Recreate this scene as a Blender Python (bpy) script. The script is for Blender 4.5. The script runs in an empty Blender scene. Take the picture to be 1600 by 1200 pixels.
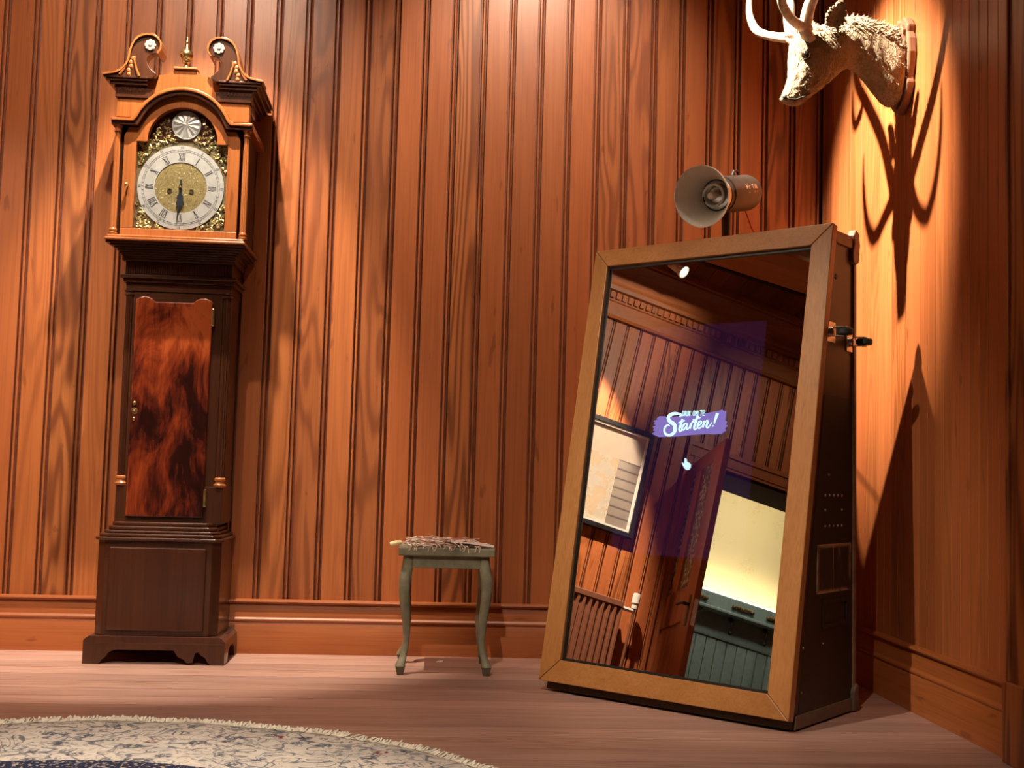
import bpy, bmesh, math, random
from mathutils import Vector, Matrix
rnd = random.Random(7)
sc = bpy.context.scene
COL = sc.collection
PI = math.pi
V = Vector

# ------------------------------------------------------------------ camera
F_PX = 1845.03
CAM = V((0.0, -4.39330, 0.69505))
YAW, PITCH, ROLL = 0.072387, 0.070685, 0.027584
fwd = V((math.sin(YAW)*math.cos(PITCH), math.cos(YAW)*math.cos(PITCH), math.sin(PITCH)))
right0 = V((math.cos(YAW), -math.sin(YAW), 0))
up0 = right0.cross(fwd)
right = right0*math.cos(ROLL) + up0*math.sin(ROLL)
up = -right0*math.sin(ROLL) + up0*math.cos(ROLL)
cam = bpy.data.objects.new('camera', bpy.data.cameras.new('camera'))
COL.objects.link(cam)
cam.data.sensor_width = 36.0
cam.data.lens = F_PX/1600*36.0
cam.data.clip_start = 0.05
m = Matrix.Identity(4)
for i in range(3):
    m[i][0], m[i][1], m[i][2], m[i][3] = right[i], up[i], -fwd[i], CAM[i]
cam.matrix_world = m
sc.camera = cam

# ------------------------------------------------------------------ world, lights, exposure
w = bpy.data.worlds.new('world'); sc.world = w; w.use_nodes = True
w.node_tree.nodes['Background'].inputs[0].default_value = (1.0, 0.72, 0.5, 1)
w.node_tree.nodes['Background'].inputs[1].default_value = 0.05
sc.view_settings.view_transform = 'Standard'
sc.view_settings.look = 'None'
sc.view_settings.exposure = 0.3
sc.view_settings.gamma = 1.0
sc.view_settings.use_curve_mapping = False
sc.cycles.use_denoising = True
sc.cycles.max_bounces = 8
sc.cycles.diffuse_bounces = 4
sc.cycles.glossy_bounces = 5
sc.cycles.transparent_max_bounces = 12
sc.cycles.sample_clamp_indirect = 4.0
sc.cycles.caustics_reflective = False
sc.cycles.caustics_refractive = False

def spot(name, loc, target, power, angle, blend, color=(1.0, 0.80, 0.55), radius=0.02):
    l = bpy.data.lights.new(name, 'SPOT'); l.energy = power; l.color = color
    l.spot_size = math.radians(angle); l.spot_blend = blend; l.shadow_soft_size = radius
    o = bpy.data.objects.new(name, l); COL.objects.link(o); o.location = loc
    o.rotation_euler = (V(target)-V(loc)).to_track_quat('-Z', 'Y').to_euler()
    return o

WARM = (1.0, 0.82, 0.62)
SPOTS = [  # name, lamp position, aimed at, watts, cone, blend
    ('clock_spot', (-0.78, -0.80, 3.24), (-0.92, 0.20, 0.0), 450, 43, 0.5),
    ('wash_spot', (0.42, -1.15, 3.24), (0.38, 0.0, 1.90), 150, 62, 0.85),
    ('wash_spot', (-0.92, -1.55, 3.24), (-1.05, 0.0, 1.85), 130, 62, 0.9),
    ('head_spot', (0.20, -1.06, 3.24), (1.48, -0.62, 1.66), 1700, 33, 0.85),
    ('picture_spot', (-2.40, -1.00, 3.18), (-3.17, -1.02, 1.75), 1000, 48, 0.5),
    ('fill_spot', (-1.6, -2.9, 3.24), (0.72, -0.95, 0.80), 330, 27, 0.8),  # fill added to brighten the booth front
    ('fill_spot', (-1.5, -1.6, 3.20), (-3.15, -1.10, 2.95), 150, 56, 0.9),  # fill added to brighten the left cornice
    ('rug_spot', (-0.8, -2.9, 3.24), (-0.7, -2.25, 0.0), 430, 37, 0.8),
    ('fill_spot', (-1.7, -2.6, 3.24), (-3.3, -2.5, 2.3), 32, 60, 0.9),  # fill added for the left wall by the door
    ('wash_spot', (-2.0, -2.1, 3.24), (-1.60, 0.0, 0.70), 260, 38, 0.9),
    ('fill_spot', (-0.4, -3.9, 3.24), (-0.30, -1.9, 0.0), 290, 66, 0.9),  # wide fill added for the floor and lower walls
]
for s_ in SPOTS:
    spot(s_[0], s_[1], s_[2], s_[3], s_[4], s_[5], WARM)

def area(name, loc, target, power, sx, sy, color):
    l = bpy.data.lights.new(name, 'AREA'); l.energy = power; l.color = color
    l.shape = 'RECTANGLE'; l.size = sx; l.size_y = sy
    o = bpy.data.objects.new(name, l); COL.objects.link(o); o.location = loc
    o.rotation_euler = (V(target)-V(loc)).to_track_quat('-Z', 'Y').to_euler()
    return o

# ------------------------------------------------------------------ room constants
W = 1.4978          # right wall
CZ = 3.36           # ceiling
FY = -6.2           # front wall
A0 = V((-3.2, -1.4, 0)); WA = math.radians(7)
TL_ = V((math.sin(WA), math.cos(WA), 0)); NL_ = V((math.cos(WA), -math.sin(WA), 0))
def LW(s, d, z): return A0 + TL_*s + NL_*d + V((0, 0, z))
# lamp of the passage behind the door
area('passage_lamp', LW(-1.5, -0.62, 2.58), LW(-1.5, -1.3, 1.0), 14, 1.2, 0.25, (1.0, 0.92, 0.68))

# ------------------------------------------------------------------ node helpers
class NT:
    def __init__(s, name):
        s.m = bpy.data.materials.new(name); s.m.use_nodes = True
        s.t = s.m.node_tree; s.t.nodes.clear()
        s.out = s.t.nodes.new('ShaderNodeOutputMaterial')
    def n(s, typ, **kw):
        nd = s.t.nodes.new(typ)
        for k, v in kw.items(): setattr(nd, k, v)
        return nd
    def put(s, sock, v):
        if v is None: return
        if isinstance(v, bpy.types.NodeSocket): s.t.links.new(v, sock)
        else:
            if isinstance(v, tuple) and len(v) == 3 and sock.type == 'RGBA': v = (*v, 1)
            sock.default_value = v
    def math(s, op, a, b=None, c=None, clamp=False):
        nd = s.n('ShaderNodeMath', operation=op); nd.use_clamp = clamp
        s.put(nd.inputs[0], a); s.put(nd.inputs[1], b); s.put(nd.inputs[2], c)
        return nd.outputs[0]
    def vmath(s, op, a, b=None):
        nd = s.n('ShaderNodeVectorMath', operation=op); s.put(nd.inputs[0], a); s.put(nd.inputs[1], b)
        return nd.outputs[0] if op not in ('LENGTH', 'DOT_PRODUCT', 'DISTANCE') else nd.outputs['Value']
    def mix(s, f, a, b, blend='MIX'):
        nd = s.n('ShaderNodeMix', data_type='RGBA', blend_type=blend); nd.clamp_factor = True
        s.put(nd.inputs[0], f); s.put(nd.inputs[6], a); s.put(nd.inputs[7], b)
        return nd.outputs[2]
    def noise(s, vec, scale, detail=3.0, rough=0.5, dist=0.0):
        nd = s.n('ShaderNodeTexNoise'); s.put(nd.inputs['Vector'], vec)
        nd.inputs['Scale'].default_value = scale; nd.inputs['Detail'].default_value = detail
        nd.inputs['Roughness'].default_value = rough; nd.inputs['Distortion'].default_value = dist
        return nd.outputs[0]
    def ramp(s, f, stops):
        nd = s.n('ShaderNodeValToRGB'); e = nd.color_ramp.elements
        while len(e) < len(stops): e.new(0.5)
        for el, (p, c) in zip(e, stops):
            el.position = p; el.color = (*c, 1) if len(c) == 3 else c
        s.put(nd.inputs[0], f); return nd.outputs[0]
    def step(s, f, a, b):
        nd = s.n('ShaderNodeMapRange'); nd.clamp = True; nd.interpolation_type = 'SMOOTHSTEP'
        s.put(nd.inputs[0], f); nd.inputs[1].default_value = a; nd.inputs[2].default_value = b
        return nd.outputs[0]
    def obj(s): return s.n('ShaderNodeTexCoord').outputs['Object']
    def rand(s): return s.n('ShaderNodeObjectInfo').outputs['Random']
    def scale(s, vec, xyz): return s.vmath('MULTIPLY', vec, xyz)
    def bsdf(s, color, rough=0.5, metal=0.0, spec=0.5, coat=0.0, bump=None, bump_s=0.3, bump_d=0.002, emis=None, emis_s=0.0):
        b = s.n('ShaderNodeBsdfPrincipled')
        s.put(b.inputs['Base Color'], color); s.put(b.inputs['Roughness'], rough); s.put(b.inputs['Metallic'], metal)
        b.inputs['Specular IOR Level'].default_value = spec
        b.inputs['Coat Weight'].default_value = coat; b.inputs['Coat Roughness'].default_value = 0.12
        if bump is not None:
            bp = s.n('ShaderNodeBump'); bp.inputs['Strength'].default_value = bump_s; bp.inputs['Distance'].default_value = bump_d
            s.put(bp.inputs['Height'], bump); s.t.links.new(bp.outputs[0], b.inputs['Normal'])
        if emis is not None:
            s.put(b.inputs['Emission Color'], emis); b.inputs['Emission Strength'].default_value = emis_s
        s.t.links.new(b.outputs[0], s.out.inputs[0])
        return b

def plain(name, color, rough=0.5, metal=0.0, spec=0.5, coat=0.0, var=0.12, nscale=30):
    t = NT(name)
    f = t.noise(t.obj(), nscale, 4)
    dk = tuple(c*(1-var*2) for c in color); lt = tuple(min(1, c*(1+var*2)) for c in color)
    t.bsdf(t.ramp(f, [(0.3, dk), (0.7, lt)]), rough, metal, spec, coat, bump=f, bump_s=0.08)
    return t.m

def wood(name, dark, mid, light, axis='Z', rough=0.38, strength=(0.05, 0.75), cross=9.0, along=0.55, vary=0.22, coat=0.0, spec=0.4, fib=0.25, kband=9.0):
    """long-grained timber: contour bands of a stretched noise give growth rings, each piece its own"""
    t = NT(name)
    r = t.rand()
    off = t.n('ShaderNodeCombineXYZ')
    t.put(off.inputs[0], t.math('MULTIPLY', r, 37.0)); t.put(off.inputs[1], t.math('MULTIPLY', r, 91.0)); t.put(off.inputs[2], t.math('MULTIPLY', r, 53.0))
    p = t.vmath('ADD', t.obj(), off.outputs[0])
    sq = {'X': (along, cross, cross), 'Y': (cross, along, cross), 'Z': (cross, cross, along)}[axis]
    fq = {'X': (3.0, 160.0, 160.0), 'Y': (160.0, 3.0, 160.0), 'Z': (160.0, 160.0, 3.0)}[axis]
    wobble = t.noise(t.scale(p, tuple(c*2.2 for c in sq)), 1.0, 2)
    base = t.noise(t.scale(p, sq), 1.0, 1.5, 0.4, 0.25)
    r2 = t.math('FRACT', t.math('MULTIPLY', r, 7.31))
    r3 = t.math('FRACT', t.math('MULTIPLY', r, 23.7))
    k = t.math('MULTIPLY_ADD', r2, kband, kband)
    ph = t.math('MULTIPLY_ADD', base, k, t.math('MULTIPLY', wobble, 0.6))
    ring = t.math('PINGPONG', ph, 0.5)                       # 0..0.5
    ring = t.step(ring, 0.12, 0.46)
    st = t.math('MULTIPLY_ADD', t.math('POWER', r3, 2.6), strength[1]-strength[0], strength[0])
    fibre = t.noise(t.scale(p, fq), 1.0, 2)
    low = t.noise(t.scale(p, tuple(c*0.5 for c in sq)), 1.0, 3, 0.6)
    c = t.mix(t.step(low, 0.3, 0.7), mid, light)
    c = t.mix(t.math('MULTIPLY', ring, st), c, dark)
    c = t.mix(t.math('MULTIPLY', t.step(fibre, 0.42, 0.72), fib), c, dark)
    specks = t.noise(t.scale(p, tuple(q*(3.2 if q > 5 else 12) for q in sq)), 1.0, 2)
    c = t.mix(t.math('MULTIPLY', t.step(specks, 0.68, 0.76), 0.5), c, dark)
    hs = t.n('ShaderNodeHueSaturation')
    t.put(hs.inputs['Value'], t.math('MULTIPLY_ADD', r2, vary*2, 1-vary)); hs.inputs['Saturation'].default_value = 1.0
    t.put(hs.inputs['Hue'], t.math('MULTIPLY_ADD', r3, 0.006, 0.497))
    t.put(hs.inputs['Color'], c)
    t.bsdf(hs.outputs[0], rough, 0, spec, coat, bump=fibre, bump_s=0.12, bump_d=0.001)
    return t.m

# ------------------------------------------------------------------ materials
M = {}
M['pine'] = wood('stained pine', (0.12, 0.028, 0.009), (0.36, 0.108, 0.032), (0.44, 0.142, 0.045), strength=(0.06, 0.85), fib=0.24, vary=0.15, spec=0.5)
M['pine_fig'] = wood('figured pine', (0.13, 0.032, 0.011), (0.33, 0.102, 0.031), (0.40, 0.132, 0.042), strength=(0.55, 0.95), fib=0.3, vary=0.12, spec=0.5, cross=10, along=1.3, kband=6)
M['pine_x'] = wood('dimmed pine along x', (0.10, 0.025, 0.008), (0.26, 0.078, 0.023), (0.32, 0.10, 0.031), axis='X', strength=(0.05, 0.3))  # skirting: the wall pine darkened, its dimness put into the colour
M['pine_y'] = wood('stained pine along y', (0.11, 0.027, 0.008), (0.31, 0.095, 0.026), (0.38, 0.125, 0.036), axis='Y', strength=(0.05, 0.3))
M['ceil'] = wood('dark ceiling boards', (0.05, 0.015, 0.006), (0.12, 0.035, 0.012), (0.16, 0.05, 0.018), axis='X', vary=0.2)
M['floor'] = wood('reddish floor boards', (0.20, 0.095, 0.070), (0.45, 0.265, 0.215), (0.55, 0.35, 0.295), axis='X', rough=0.40, cross=14, along=0.7, strength=(0.15, 0.6), vary=0.2, fib=0.42)
M['joint'] = plain('darker joint brown', (0.175, 0.046, 0.020), 0.5)
M['gap'] = plain('dark joint', (0.03, 0.010, 0.005), 0.7)
M['mahog'] = wood('dark mahogany', (0.014, 0.005, 0.003), (0.052, 0.016, 0.007), (0.072, 0.023, 0.010), rough=0.3, coat=0.25, cross=12, strength=(0.1, 0.4), vary=0.05)
M['shield'] = wood('old shield wood', (0.05, 0.022, 0.012), (0.17, 0.085, 0.05), (0.24, 0.125, 0.08), rough=0.35, cross=14, vary=0.05)
M['mahog_lt'] = wood('polished hood mahogany', (0.12, 0.03, 0.008), (0.34, 0.105, 0.028), (0.42, 0.15, 0.045), rough=0.28, coat=0.35, cross=14, strength=(0.1, 0.35), vary=0.05)
M['boothwood'] = wood('golden brown frame veneer', (0.20, 0.075, 0.020), (0.36, 0.155, 0.046), (0.44, 0.20, 0.066), axis='Z', rough=0.35, cross=20, strength=(0.1, 0.3), vary=0.06)
M['boothwood_x'] = wood('golden brown rail veneer', (0.20, 0.075, 0.020), (0.36, 0.155, 0.046), (0.44, 0.20, 0.066), axis='X', rough=0.35, cross=20, strength=(0.1, 0.3), vary=0.06)
M['black'] = plain('scuffed black paint', (0.004, 0.003, 0.002), 0.45)
M['darkbrown'] = wood('dark brown painted panel', (0.010, 0.005, 0.003), (0.040, 0.019, 0.009), (0.055, 0.027, 0.012), rough=0.4, vary=0.03)
M['trim'] = plain('worn brown edging', (0.20, 0.11, 0.065), 0.5)
M['strip'] = plain('grey brown plinth strip', (0.13, 0.085, 0.06), 0.5)
M['brass'] = plain('brass', (0.78, 0.56, 0.24), 0.28, 1.0, var=0.2)
M['gilt'] = plain('gilt castings', (0.80, 0.66, 0.30), 0.32, 0.75, var=0.15)
M['silver'] = plain('silvered metal', (0.66, 0.68, 0.68), 0.42, 0.35, var=0.05)
M['steel'] = plain('chromed steel', (0.6, 0.58, 0.55), 0.25, 1.0)
M['ink'] = plain('engraving wax', (0.05, 0.06, 0.07), 0.6)
M['blue_steel'] = plain('blued steel', (0.05, 0.06, 0.08), 0.35, 0.4)
M['stool'] = plain('grey green paint', (0.21, 0.20, 0.135), 0.55, var=0.12)
M['stool_dk'] = plain('darker foot paint', (0.09, 0.08, 0.055), 0.6)
M['straw'] = plain('pink straw', (0.88, 0.52, 0.44), 0.8, var=0.3, nscale=90)
M['straw_red'] = plain('red stalk', (0.50, 0.15, 0.12), 0.8)
M['straw_gy'] = plain('grey pink blade', (0.78, 0.66, 0.60), 0.7)
M['cutend'] = plain('pale cut end', (0.80, 0.66, 0.36), 0.8)
M['bone'] = plain('antler bone', (0.55, 0.44, 0.33), 0.6, var=0.15, nscale=60)
M['fringe'] = plain('cream fringe', (0.82, 0.77, 0.68), 0.9)
M['rubber'] = plain('black rubber', (0.02, 0.02, 0.018), 0.6)
M['iron'] = plain('dark iron', (0.025, 0.022, 0.02), 0.45, 0.5)
M['white'] = plain('white plastic', (0.75, 0.73, 0.68), 0.4)
M['lampbody'] = plain('brown black lamp housing', (0.028, 0.018, 0.013), 0.5)
M['reflector'] = plain('brushed reflector', (0.86, 0.80, 0.68), 0.45, 0.25, var=0.06, nscale=8)
M['lampmark'] = plain('orange lettering', (0.75, 0.40, 0.22), 0.6)
M['teal'] = plain('grey teal paint', (0.25, 0.36, 0.385), 0.45, var=0.05)
M['bronze'] = plain('old bronze', (0.22, 0.13, 0.05), 0.5, 0.5)
M['radpaint'] = plain('brown radiator enamel', (0.20, 0.075, 0.04), 0.4, var=0.05)
M['picblack'] = plain('black lacquer', (0.012, 0.011, 0.012), 0.3)
M['picwhite'] = plain('off white slip', (0.80, 0.76, 0.68), 0.6)
M['cable'] = plain('red cable', (0.35, 0.03, 0.015), 0.5)
M['creamtrim'] = plain('cream paint', (0.72, 0.64, 0.42), 0.5, var=0.04)

def mat_glass(name, tint=(1, 1, 1), gloss=0.06):
    t = NT(name)
    tr = t.n('ShaderNodeBsdfTransparent'); tr.inputs[0].default_value = (*tint, 1)
    gl = t.n('ShaderNodeBsdfGlossy'); gl.inputs['Roughness'].default_value = 0.03
    mx = t.n('ShaderNodeMixShader')
    lw_ = t.n('ShaderNodeLayerWeight'); lw_.inputs[0].default_value = 0.5
    t.put(mx.inputs[0], t.math('MULTIPLY_ADD', t.math('POWER', lw_.outputs['Facing'], 4.0), 0.6, gloss)); t.t.links.new(tr.outputs[0], mx.inputs[1]); t.t.links.new(gl.outputs[0], mx.inputs[2])
    t.t.links.new(mx.outputs[0], t.out.inputs[0]); return t.m
M['glass'] = mat_glass('clear glass')

def mat_emit(name, color, strength, alpha=1.0):
    t = NT(name)
    e = t.n('ShaderNodeEmission'); e.inputs[0].default_value = (*color, 1); e.inputs[1].default_value = strength
    if alpha >= 1: t.t.links.new(e.outputs[0], t.out.inputs[0])
    else:
        tr = t.n('ShaderNodeBsdfTransparent'); mx = t.n('ShaderNodeMixShader'); mx.inputs[0].default_value = alpha
        t.t.links.new(tr.outputs[0], mx.inputs[1]); t.t.links.new(e.outputs[0], mx.inputs[2]); t.t.links.new(mx.outputs[0], t.out.inputs[0])
    return t.m

# ------------------------------------------------------------------ mesh helpers
class MB:
    def __init__(s): s.v = []; s.f = []; s.mi = []
    def add(s, verts, faces, mi=0):
        o = len(s.v); s.v += [tuple(p) for p in verts]; s.f += [tuple(i+o for i in f) for f in faces]; s.mi += [mi]*len(faces)
        return s
    def box(s, x0, x1, y0, y1, z0, z1, mi=0):
        return s.add([(x0, y0, z0), (x1, y0, z0), (x1, y1, z0), (x0, y1, z0), (x0, y0, z1), (x1, y0, z1), (x1, y1, z1), (x0, y1, z1)],
                     [(0, 3, 2, 1), (4, 5, 6, 7), (0, 1, 5, 4), (1, 2, 6, 5), (2, 3, 7, 6), (3, 0, 4, 7)], mi)
    def fbox(s, fn, a0, a1, b0, b1, c0, c1, mi=0):
        q = MB().box(a0, a1, b0, b1, c0, c1)
        return s.add([fn(*p) for p in q.v], q.f, mi)
    def prism(s, poly, fn, c0, c1, mi=0):
        """poly: list of (a, b); fn(a, b, c) -> point; swept from c0 to c1"""
        n = len(poly)
        vs = [fn(a, b, c0) for a, b in poly]+[fn(a, b, c1) for a, b in poly]
        fs = [tuple(range(n))[::-1], tuple(range(n, 2*n))]+[(i, (i+1) % n, n+(i+1) % n, n+i) for i in range(n)]
        return s.add(vs, fs, mi)
    def strip(s, inner, outer, fn, c0, c1, closed=False, mi=0):
        """a band between two matched outlines, with thickness"""
        n = len(inner)
        vs = [fn(a, b, c0) for a, b in inner]+[fn(a, b, c0) for a, b in outer]+[fn(a, b, c1) for a, b in inner]+[fn(a, b, c1) for a, b in outer]
        fs = []
        for i in range(n if closed else n-1):
            j = (i+1) % n
            fs += [(i, j, n+j, n+i), (2*n+i, 3*n+i, 3*n+j, 2*n+j), (i, 2*n+i, 2*n+j, j), (n+i, n+j, 3*n+j, 3*n+i)]
        if not closed:
            fs += [(0, n, 3*n, 2*n), (n-1, 3*n-1, 4*n-1, 2*n-1)]
        return s.add(vs, fs, mi)
    def lathe(s, prof, base, axis=(0, 0, 1), n=20, mi=0, cap=True):
        ax = V(axis).normalized(); e1 = ax.orthogonal().normalized(); e2 = ax.cross(e1); base = V(base)
        vs = []; fs = []
        for r, h in prof:
            for k in range(n):
                a = 2*PI*k/n; vs.append(base+ax*h+(e1*math.cos(a)+e2*math.sin(a))*max(r, 1e-5))
        for i in range(len(prof)-1):
            for k in range(n):
                j = (k+1) % n; fs.append((i*n+k, i*n+j, (i+1)*n+j, (i+1)*n+k))
        if cap: fs += [tuple(range(n))[::-1], tuple(range((len(prof)-1)*n, len(prof)*n))]
        return s.add(vs, fs, mi)
    def tube(s, pts, rad, n=8, mi=0, cap=True):
        pts = [V(p) for p in pts]; m_ = len(pts)
        if not hasattr(rad, '__len__'): rad = [rad]*m_
        vs = []; fs = []; e1 = None
        for i, p in enumerate(pts):
            d = (pts[min(i+1, m_-1)]-pts[max(i-1, 0)]).normalized()
            e1 = d.orthogonal().normalized() if e1 is None else (e1-d*e1.dot(d)).normalized()
            e2 = d.cross(e1)
            for k in range(n):
                a = 2*PI*k/n; vs.append(p+(e1*math.cos(a)+e2*math.sin(a))*rad[i])
        for i in range(m_-1):
            for k in range(n):
                j = (k+1) % n; fs.append((i*n+k, i*n+j, (i+1)*n+j, (i+1)*n+k))
        if cap: fs += [tuple(range(n))[::-1], tuple(range((m_-1)*n, m_*n))]
        return s.add(vs, fs, mi)
    def sphere(s, c, r, n=14, mi=0, sq=(1, 1, 1)):
        c = V(c); h = n//2; vs = []; fs = []
        for i in range(h+1):
            t_ = PI*i/h
            for k in range(n):
                a = 2*PI*k/n
                vs.append(c+V((max(math.sin(t_), 1e-4)*math.cos(a)*sq[0], max(math.sin(t_), 1e-4)*math.sin(a)*sq[1], math.cos(t_)*sq[2]))*r)
        for i in range(h):
            for k in range(n):
                j = (k+1) % n; fs.append((i*n+k, i*n+j, (i+1)*n+j, (i+1)*n+k))
        return s.add(vs, fs, mi)
    def mesh(s, name, mats, smooth=False, angle=40):
        me = bpy.data.meshes.new(name); me.from_pydata(s.v, [], s.f)
        for q in (mats if isinstance(mats, (list, tuple)) else [mats]): me.materials.append(q)
        if any(s.mi): me.polygons.foreach_set('material_index', s.mi)
        bm = bmesh.new(); bm.from_mesh(me); bmesh.ops.recalc_face_normals(bm, faces=bm.faces[:]); bm.to_mesh(me); bm.free()
        if smooth:
            me.polygons.foreach_set('use_smooth', [True]*len(me.polygons))
            try: me.set_sharp_from_angle(angle=math.radians(angle))
            except Exception: pass
        me.update(); return me
    def build(s, name, mats, parent=None, smooth=False, bevel=0, angle=40, seg=2):
        o = bpy.data.objects.new(name, s.mesh(name, mats, smooth, angle)); COL.objects.link(o)
        if parent is not None: attach(o, parent)
        if bevel:
            b = o.modifiers.new('bevel', 'BEVEL'); b.width = bevel; b.segments = seg; b.limit_method = 'ANGLE'; b.angle_limit = math.radians(35)
        return o

def attach(o, parent):
    o.parent = parent
    if parent.type == 'EMPTY': o.matrix_parent_inverse = parent.matrix_basis.inverted()
def thing(name, label, cat, loc, group=None):
    o = bpy.data.objects.new(name, None); COL.objects.link(o); o.location = loc; o.empty_display_size = 0.05
    o['label'] = label; o['category'] = cat
    if group: o['group'] = group
    return o
def tag(o, label, cat, group=None):
    o['label'] = label; o['category'] = cat
    if group: o['group'] = group
    return o
def struct(o): o['kind'] = 'structure'; return o
def stuff(o): o['kind'] = 'stuff'; return o
XYZ = lambda x, z, y: V((x, y, z))        # prism drawn in the x-z plane, swept along y

# ------------------------------------------------------------------ the room
def plank_mesh(name, z0, z1, mat, width=0.11):
    """beaded tongue-and-groove board: flat face, groove, bead, groove; face towards -y"""
    k = width/0.11
    prof = [(0.0, 0.014), (0.0008, 0.002), (0.0028, 0.0), (0.0830, 0.0), (0.0850, 0.002), (0.0857, 0.012), (0.0910, 0.012), (0.0920, 0.004),
            (0.0940, 0.0010), (0.0975, 0.0008), (0.1000, 0.003), (0.1010, 0.010), (0.1045, 0.013), (0.11, 0.014)]
    prof = [(a*k, b) for a, b in prof]
    n = len(prof)
    vs = [(a, b, z) for z in (z0, z1) for a, b in prof]
    fs = [(i, i+1, n+i+1, n+i) for i in range(n-1)]
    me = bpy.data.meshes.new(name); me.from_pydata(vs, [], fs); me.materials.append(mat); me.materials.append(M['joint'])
    for i, p in enumerate(me.polygons): p.material_index = 1 if max(prof[i][1], prof[i+1][1]) > 0.006 else 0      # groove faces take the darker joint tone
    me.update()
    return me
def put_plank(me, mat4, parent, name='plank'):
    o = bpy.data.objects.new(name, me); COL.objects.link(o); o.parent = parent
    o.matrix_basis = mat4; return o

BB = 0.1946   # skirting height
# floor: sub-floor slab and boards
fl = struct(MB().box(-4.9, W+0.2, FY, 0.15, -0.06, -0.012).build('floor', M['gap']))
bw = 0.118
bm_ = MB().box(-4.8, W+0.15, -bw+0.0028, 0, -0.012, 0).mesh('floorboard', M['floor'])
for i in range(int(-FY/bw)):
    o = put_plank(bm_, Matrix.Translation((0, -i*bw, 0)), fl)
# back wall
wb = struct(MB().box(-3.3, W+0.1, 0.0145, 0.12, 0, CZ).build('wall_back', M['gap']))
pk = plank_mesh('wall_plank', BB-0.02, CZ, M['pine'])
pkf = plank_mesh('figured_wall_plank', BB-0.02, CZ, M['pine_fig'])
X0, PW, KK = -1.57129, 0.11, -0.443728e-4
edge = lambda i: X0+i*PW+KK*(i-13)**2
for i in range(-16, 28):
    xa, xb = edge(i), min(edge(i+1), W-0.001)
    if xa < W-0.01:
        put_plank(pkf if i in (2, 10, 12, 20, 21, -4, 26) else pk, Matrix.Translation((xa, 0, 0)) @ Matrix.Diagonal((max(0.02, xb-xa)/0.11, 1, 1, 1)), wb)
# right wall
wr = struct(MB().box(W+0.0145, W+0.12, FY, 0.1, 0, CZ).build('wall_right', M['gap']))
def vee_mesh(name, z0, z1, mat):
    prof = [(0.0, 0.007), (0.0016, 0.0008), (0.0030, 0.0), (0.0560, 0.0), (0.0575, 0.0018), (0.0590, 0.0), (0.1075, 0.0), (0.1090, 0.0008), (0.11, 0.007)]
    n = len(prof); vs = [(a, b, z) for z in (z0, z1) for a, b in prof]
    me = bpy.data.meshes.new(name); me.from_pydata(vs, [], [(i, i+1, n+i+1, n+i) for i in range(n-1)]); me.materials.append(mat); me.update()
    return me
pkr = vee_mesh('right_plank', BB-0.02, CZ, M['pine'])
RY0 = 0.68565
for k in range(-7, 8):
    yy = -(RY0+k*0.10988)
    if yy-0.0 > 0.0: continue
    mt = Matrix.Translation((W, yy+0.10988 if yy+0.10988 < 0 else 0, 0)) @ Matrix.Rotation(-PI/2, 4, 'Z')
    put_plank(pkr, mt, wr)
PILY = -1.505
# skirting boards
def skirting(name, fn, a0, a1, mat):
    prof = [(0.0, 0.0), (0.022, 0.0), (0.022, 0.108), (0.0195, 0.112), (0.0235, 0.116), (0.0255, 0.121), (0.0235, 0.126), (0.0175, 0.129), (0.0165, 0.133),
            (0.0165, 0.168), (0.013, 0.174), (0.013, 0.178), (0.023, 0.181), (0.0265, 0.187), (0.0245, 0.1925), (0.018, 0.1946), (0.0, 0.1946)]
    b = MB().prism(prof, fn, a0, a1)
    return struct(b.build(name, mat, smooth=True, angle=50))
skirting('baseboard_back', lambda d, z, c: V((c, -d, z)), -3.2, W-0.02, M['pine_x'])
skirting('baseboard_right', lambda d, z, c: V((W-d, c, z)), PILY, -0.02, M['pine_y'])
# door casing at the right edge of the picture
cas = MB().box(W-0.035, W+0.01, PILY-0.16, PILY, 0.0, 2.5).box(W-0.045, W+0.01, PILY-0.165, PILY+0.002, 0, 0.20)
cas.box(W-0.042, W, PILY-0.03, PILY-0.012, 0.2, 2.5)
struct(cas.build('trim_1', M['pine'], bevel=0.004))
for k in range(40):
    yy = PILY-0.16-k*0.11
    if yy-0.11 < FY: break
    put_plank(pk, Matrix.Translation((W, yy, 0)) @ Matrix.Rotation(-PI/2, 4, 'Z'), wr)
# front wall (behind the camera)
struct(MB().box(-4.9, W+0.1, FY-0.1, FY, 0, CZ).build('wall_front', M['pine']))
# ceiling boards
ce = struct(MB().box(-4.9, W+0.1, FY, 0.1, CZ+0.012, CZ+0.08).build('ceiling', M['gap']))
cm = MB().box(-3.6, W+0.05, -0.1115, 0, CZ, CZ+0.012).mesh('ceiling_board', M['ceil'])
for i in range(54): put_plank(cm, Matrix.Translation((0, -i*0.115, 0)), ce)
# ceiling beam with mouldings, seen in the mirror
bmm = MB().box(-2.48, -2.12, FY, 0.0, CZ-0.13, CZ)
bmm.box(-2.50, -2.10, FY, 0.0, CZ-0.16, CZ-0.13).box(-2.515, -2.48, FY, 0, CZ-0.05, CZ)
struct(bmm.build('trim_2', M['pine_y'], bevel=0.006))

# left wall with its doorway
DS0, DS1, DH, WT = -0.59, -1.62, 2.16, 0.34
wl = MB()
for a0, a1, z0, z1 in ((DS0, 1.6, 0, CZ), (-4.9, DS1, 0, CZ), (DS1, DS0, DH, CZ)):
    wl.fbox(LW, a0, a1, -WT, -0.0145, z0, z1)
wl = struct(wl.build('wall_left', M['gap']))
RL = Matrix(((-TL_[0], -NL_[0], 0, 0), (-TL_[1], -NL_[1], 0, 0), (0, 0, 1, 0), (0, 0, 0, 1)))  # plank x -> -s, plank -y -> room
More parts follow.
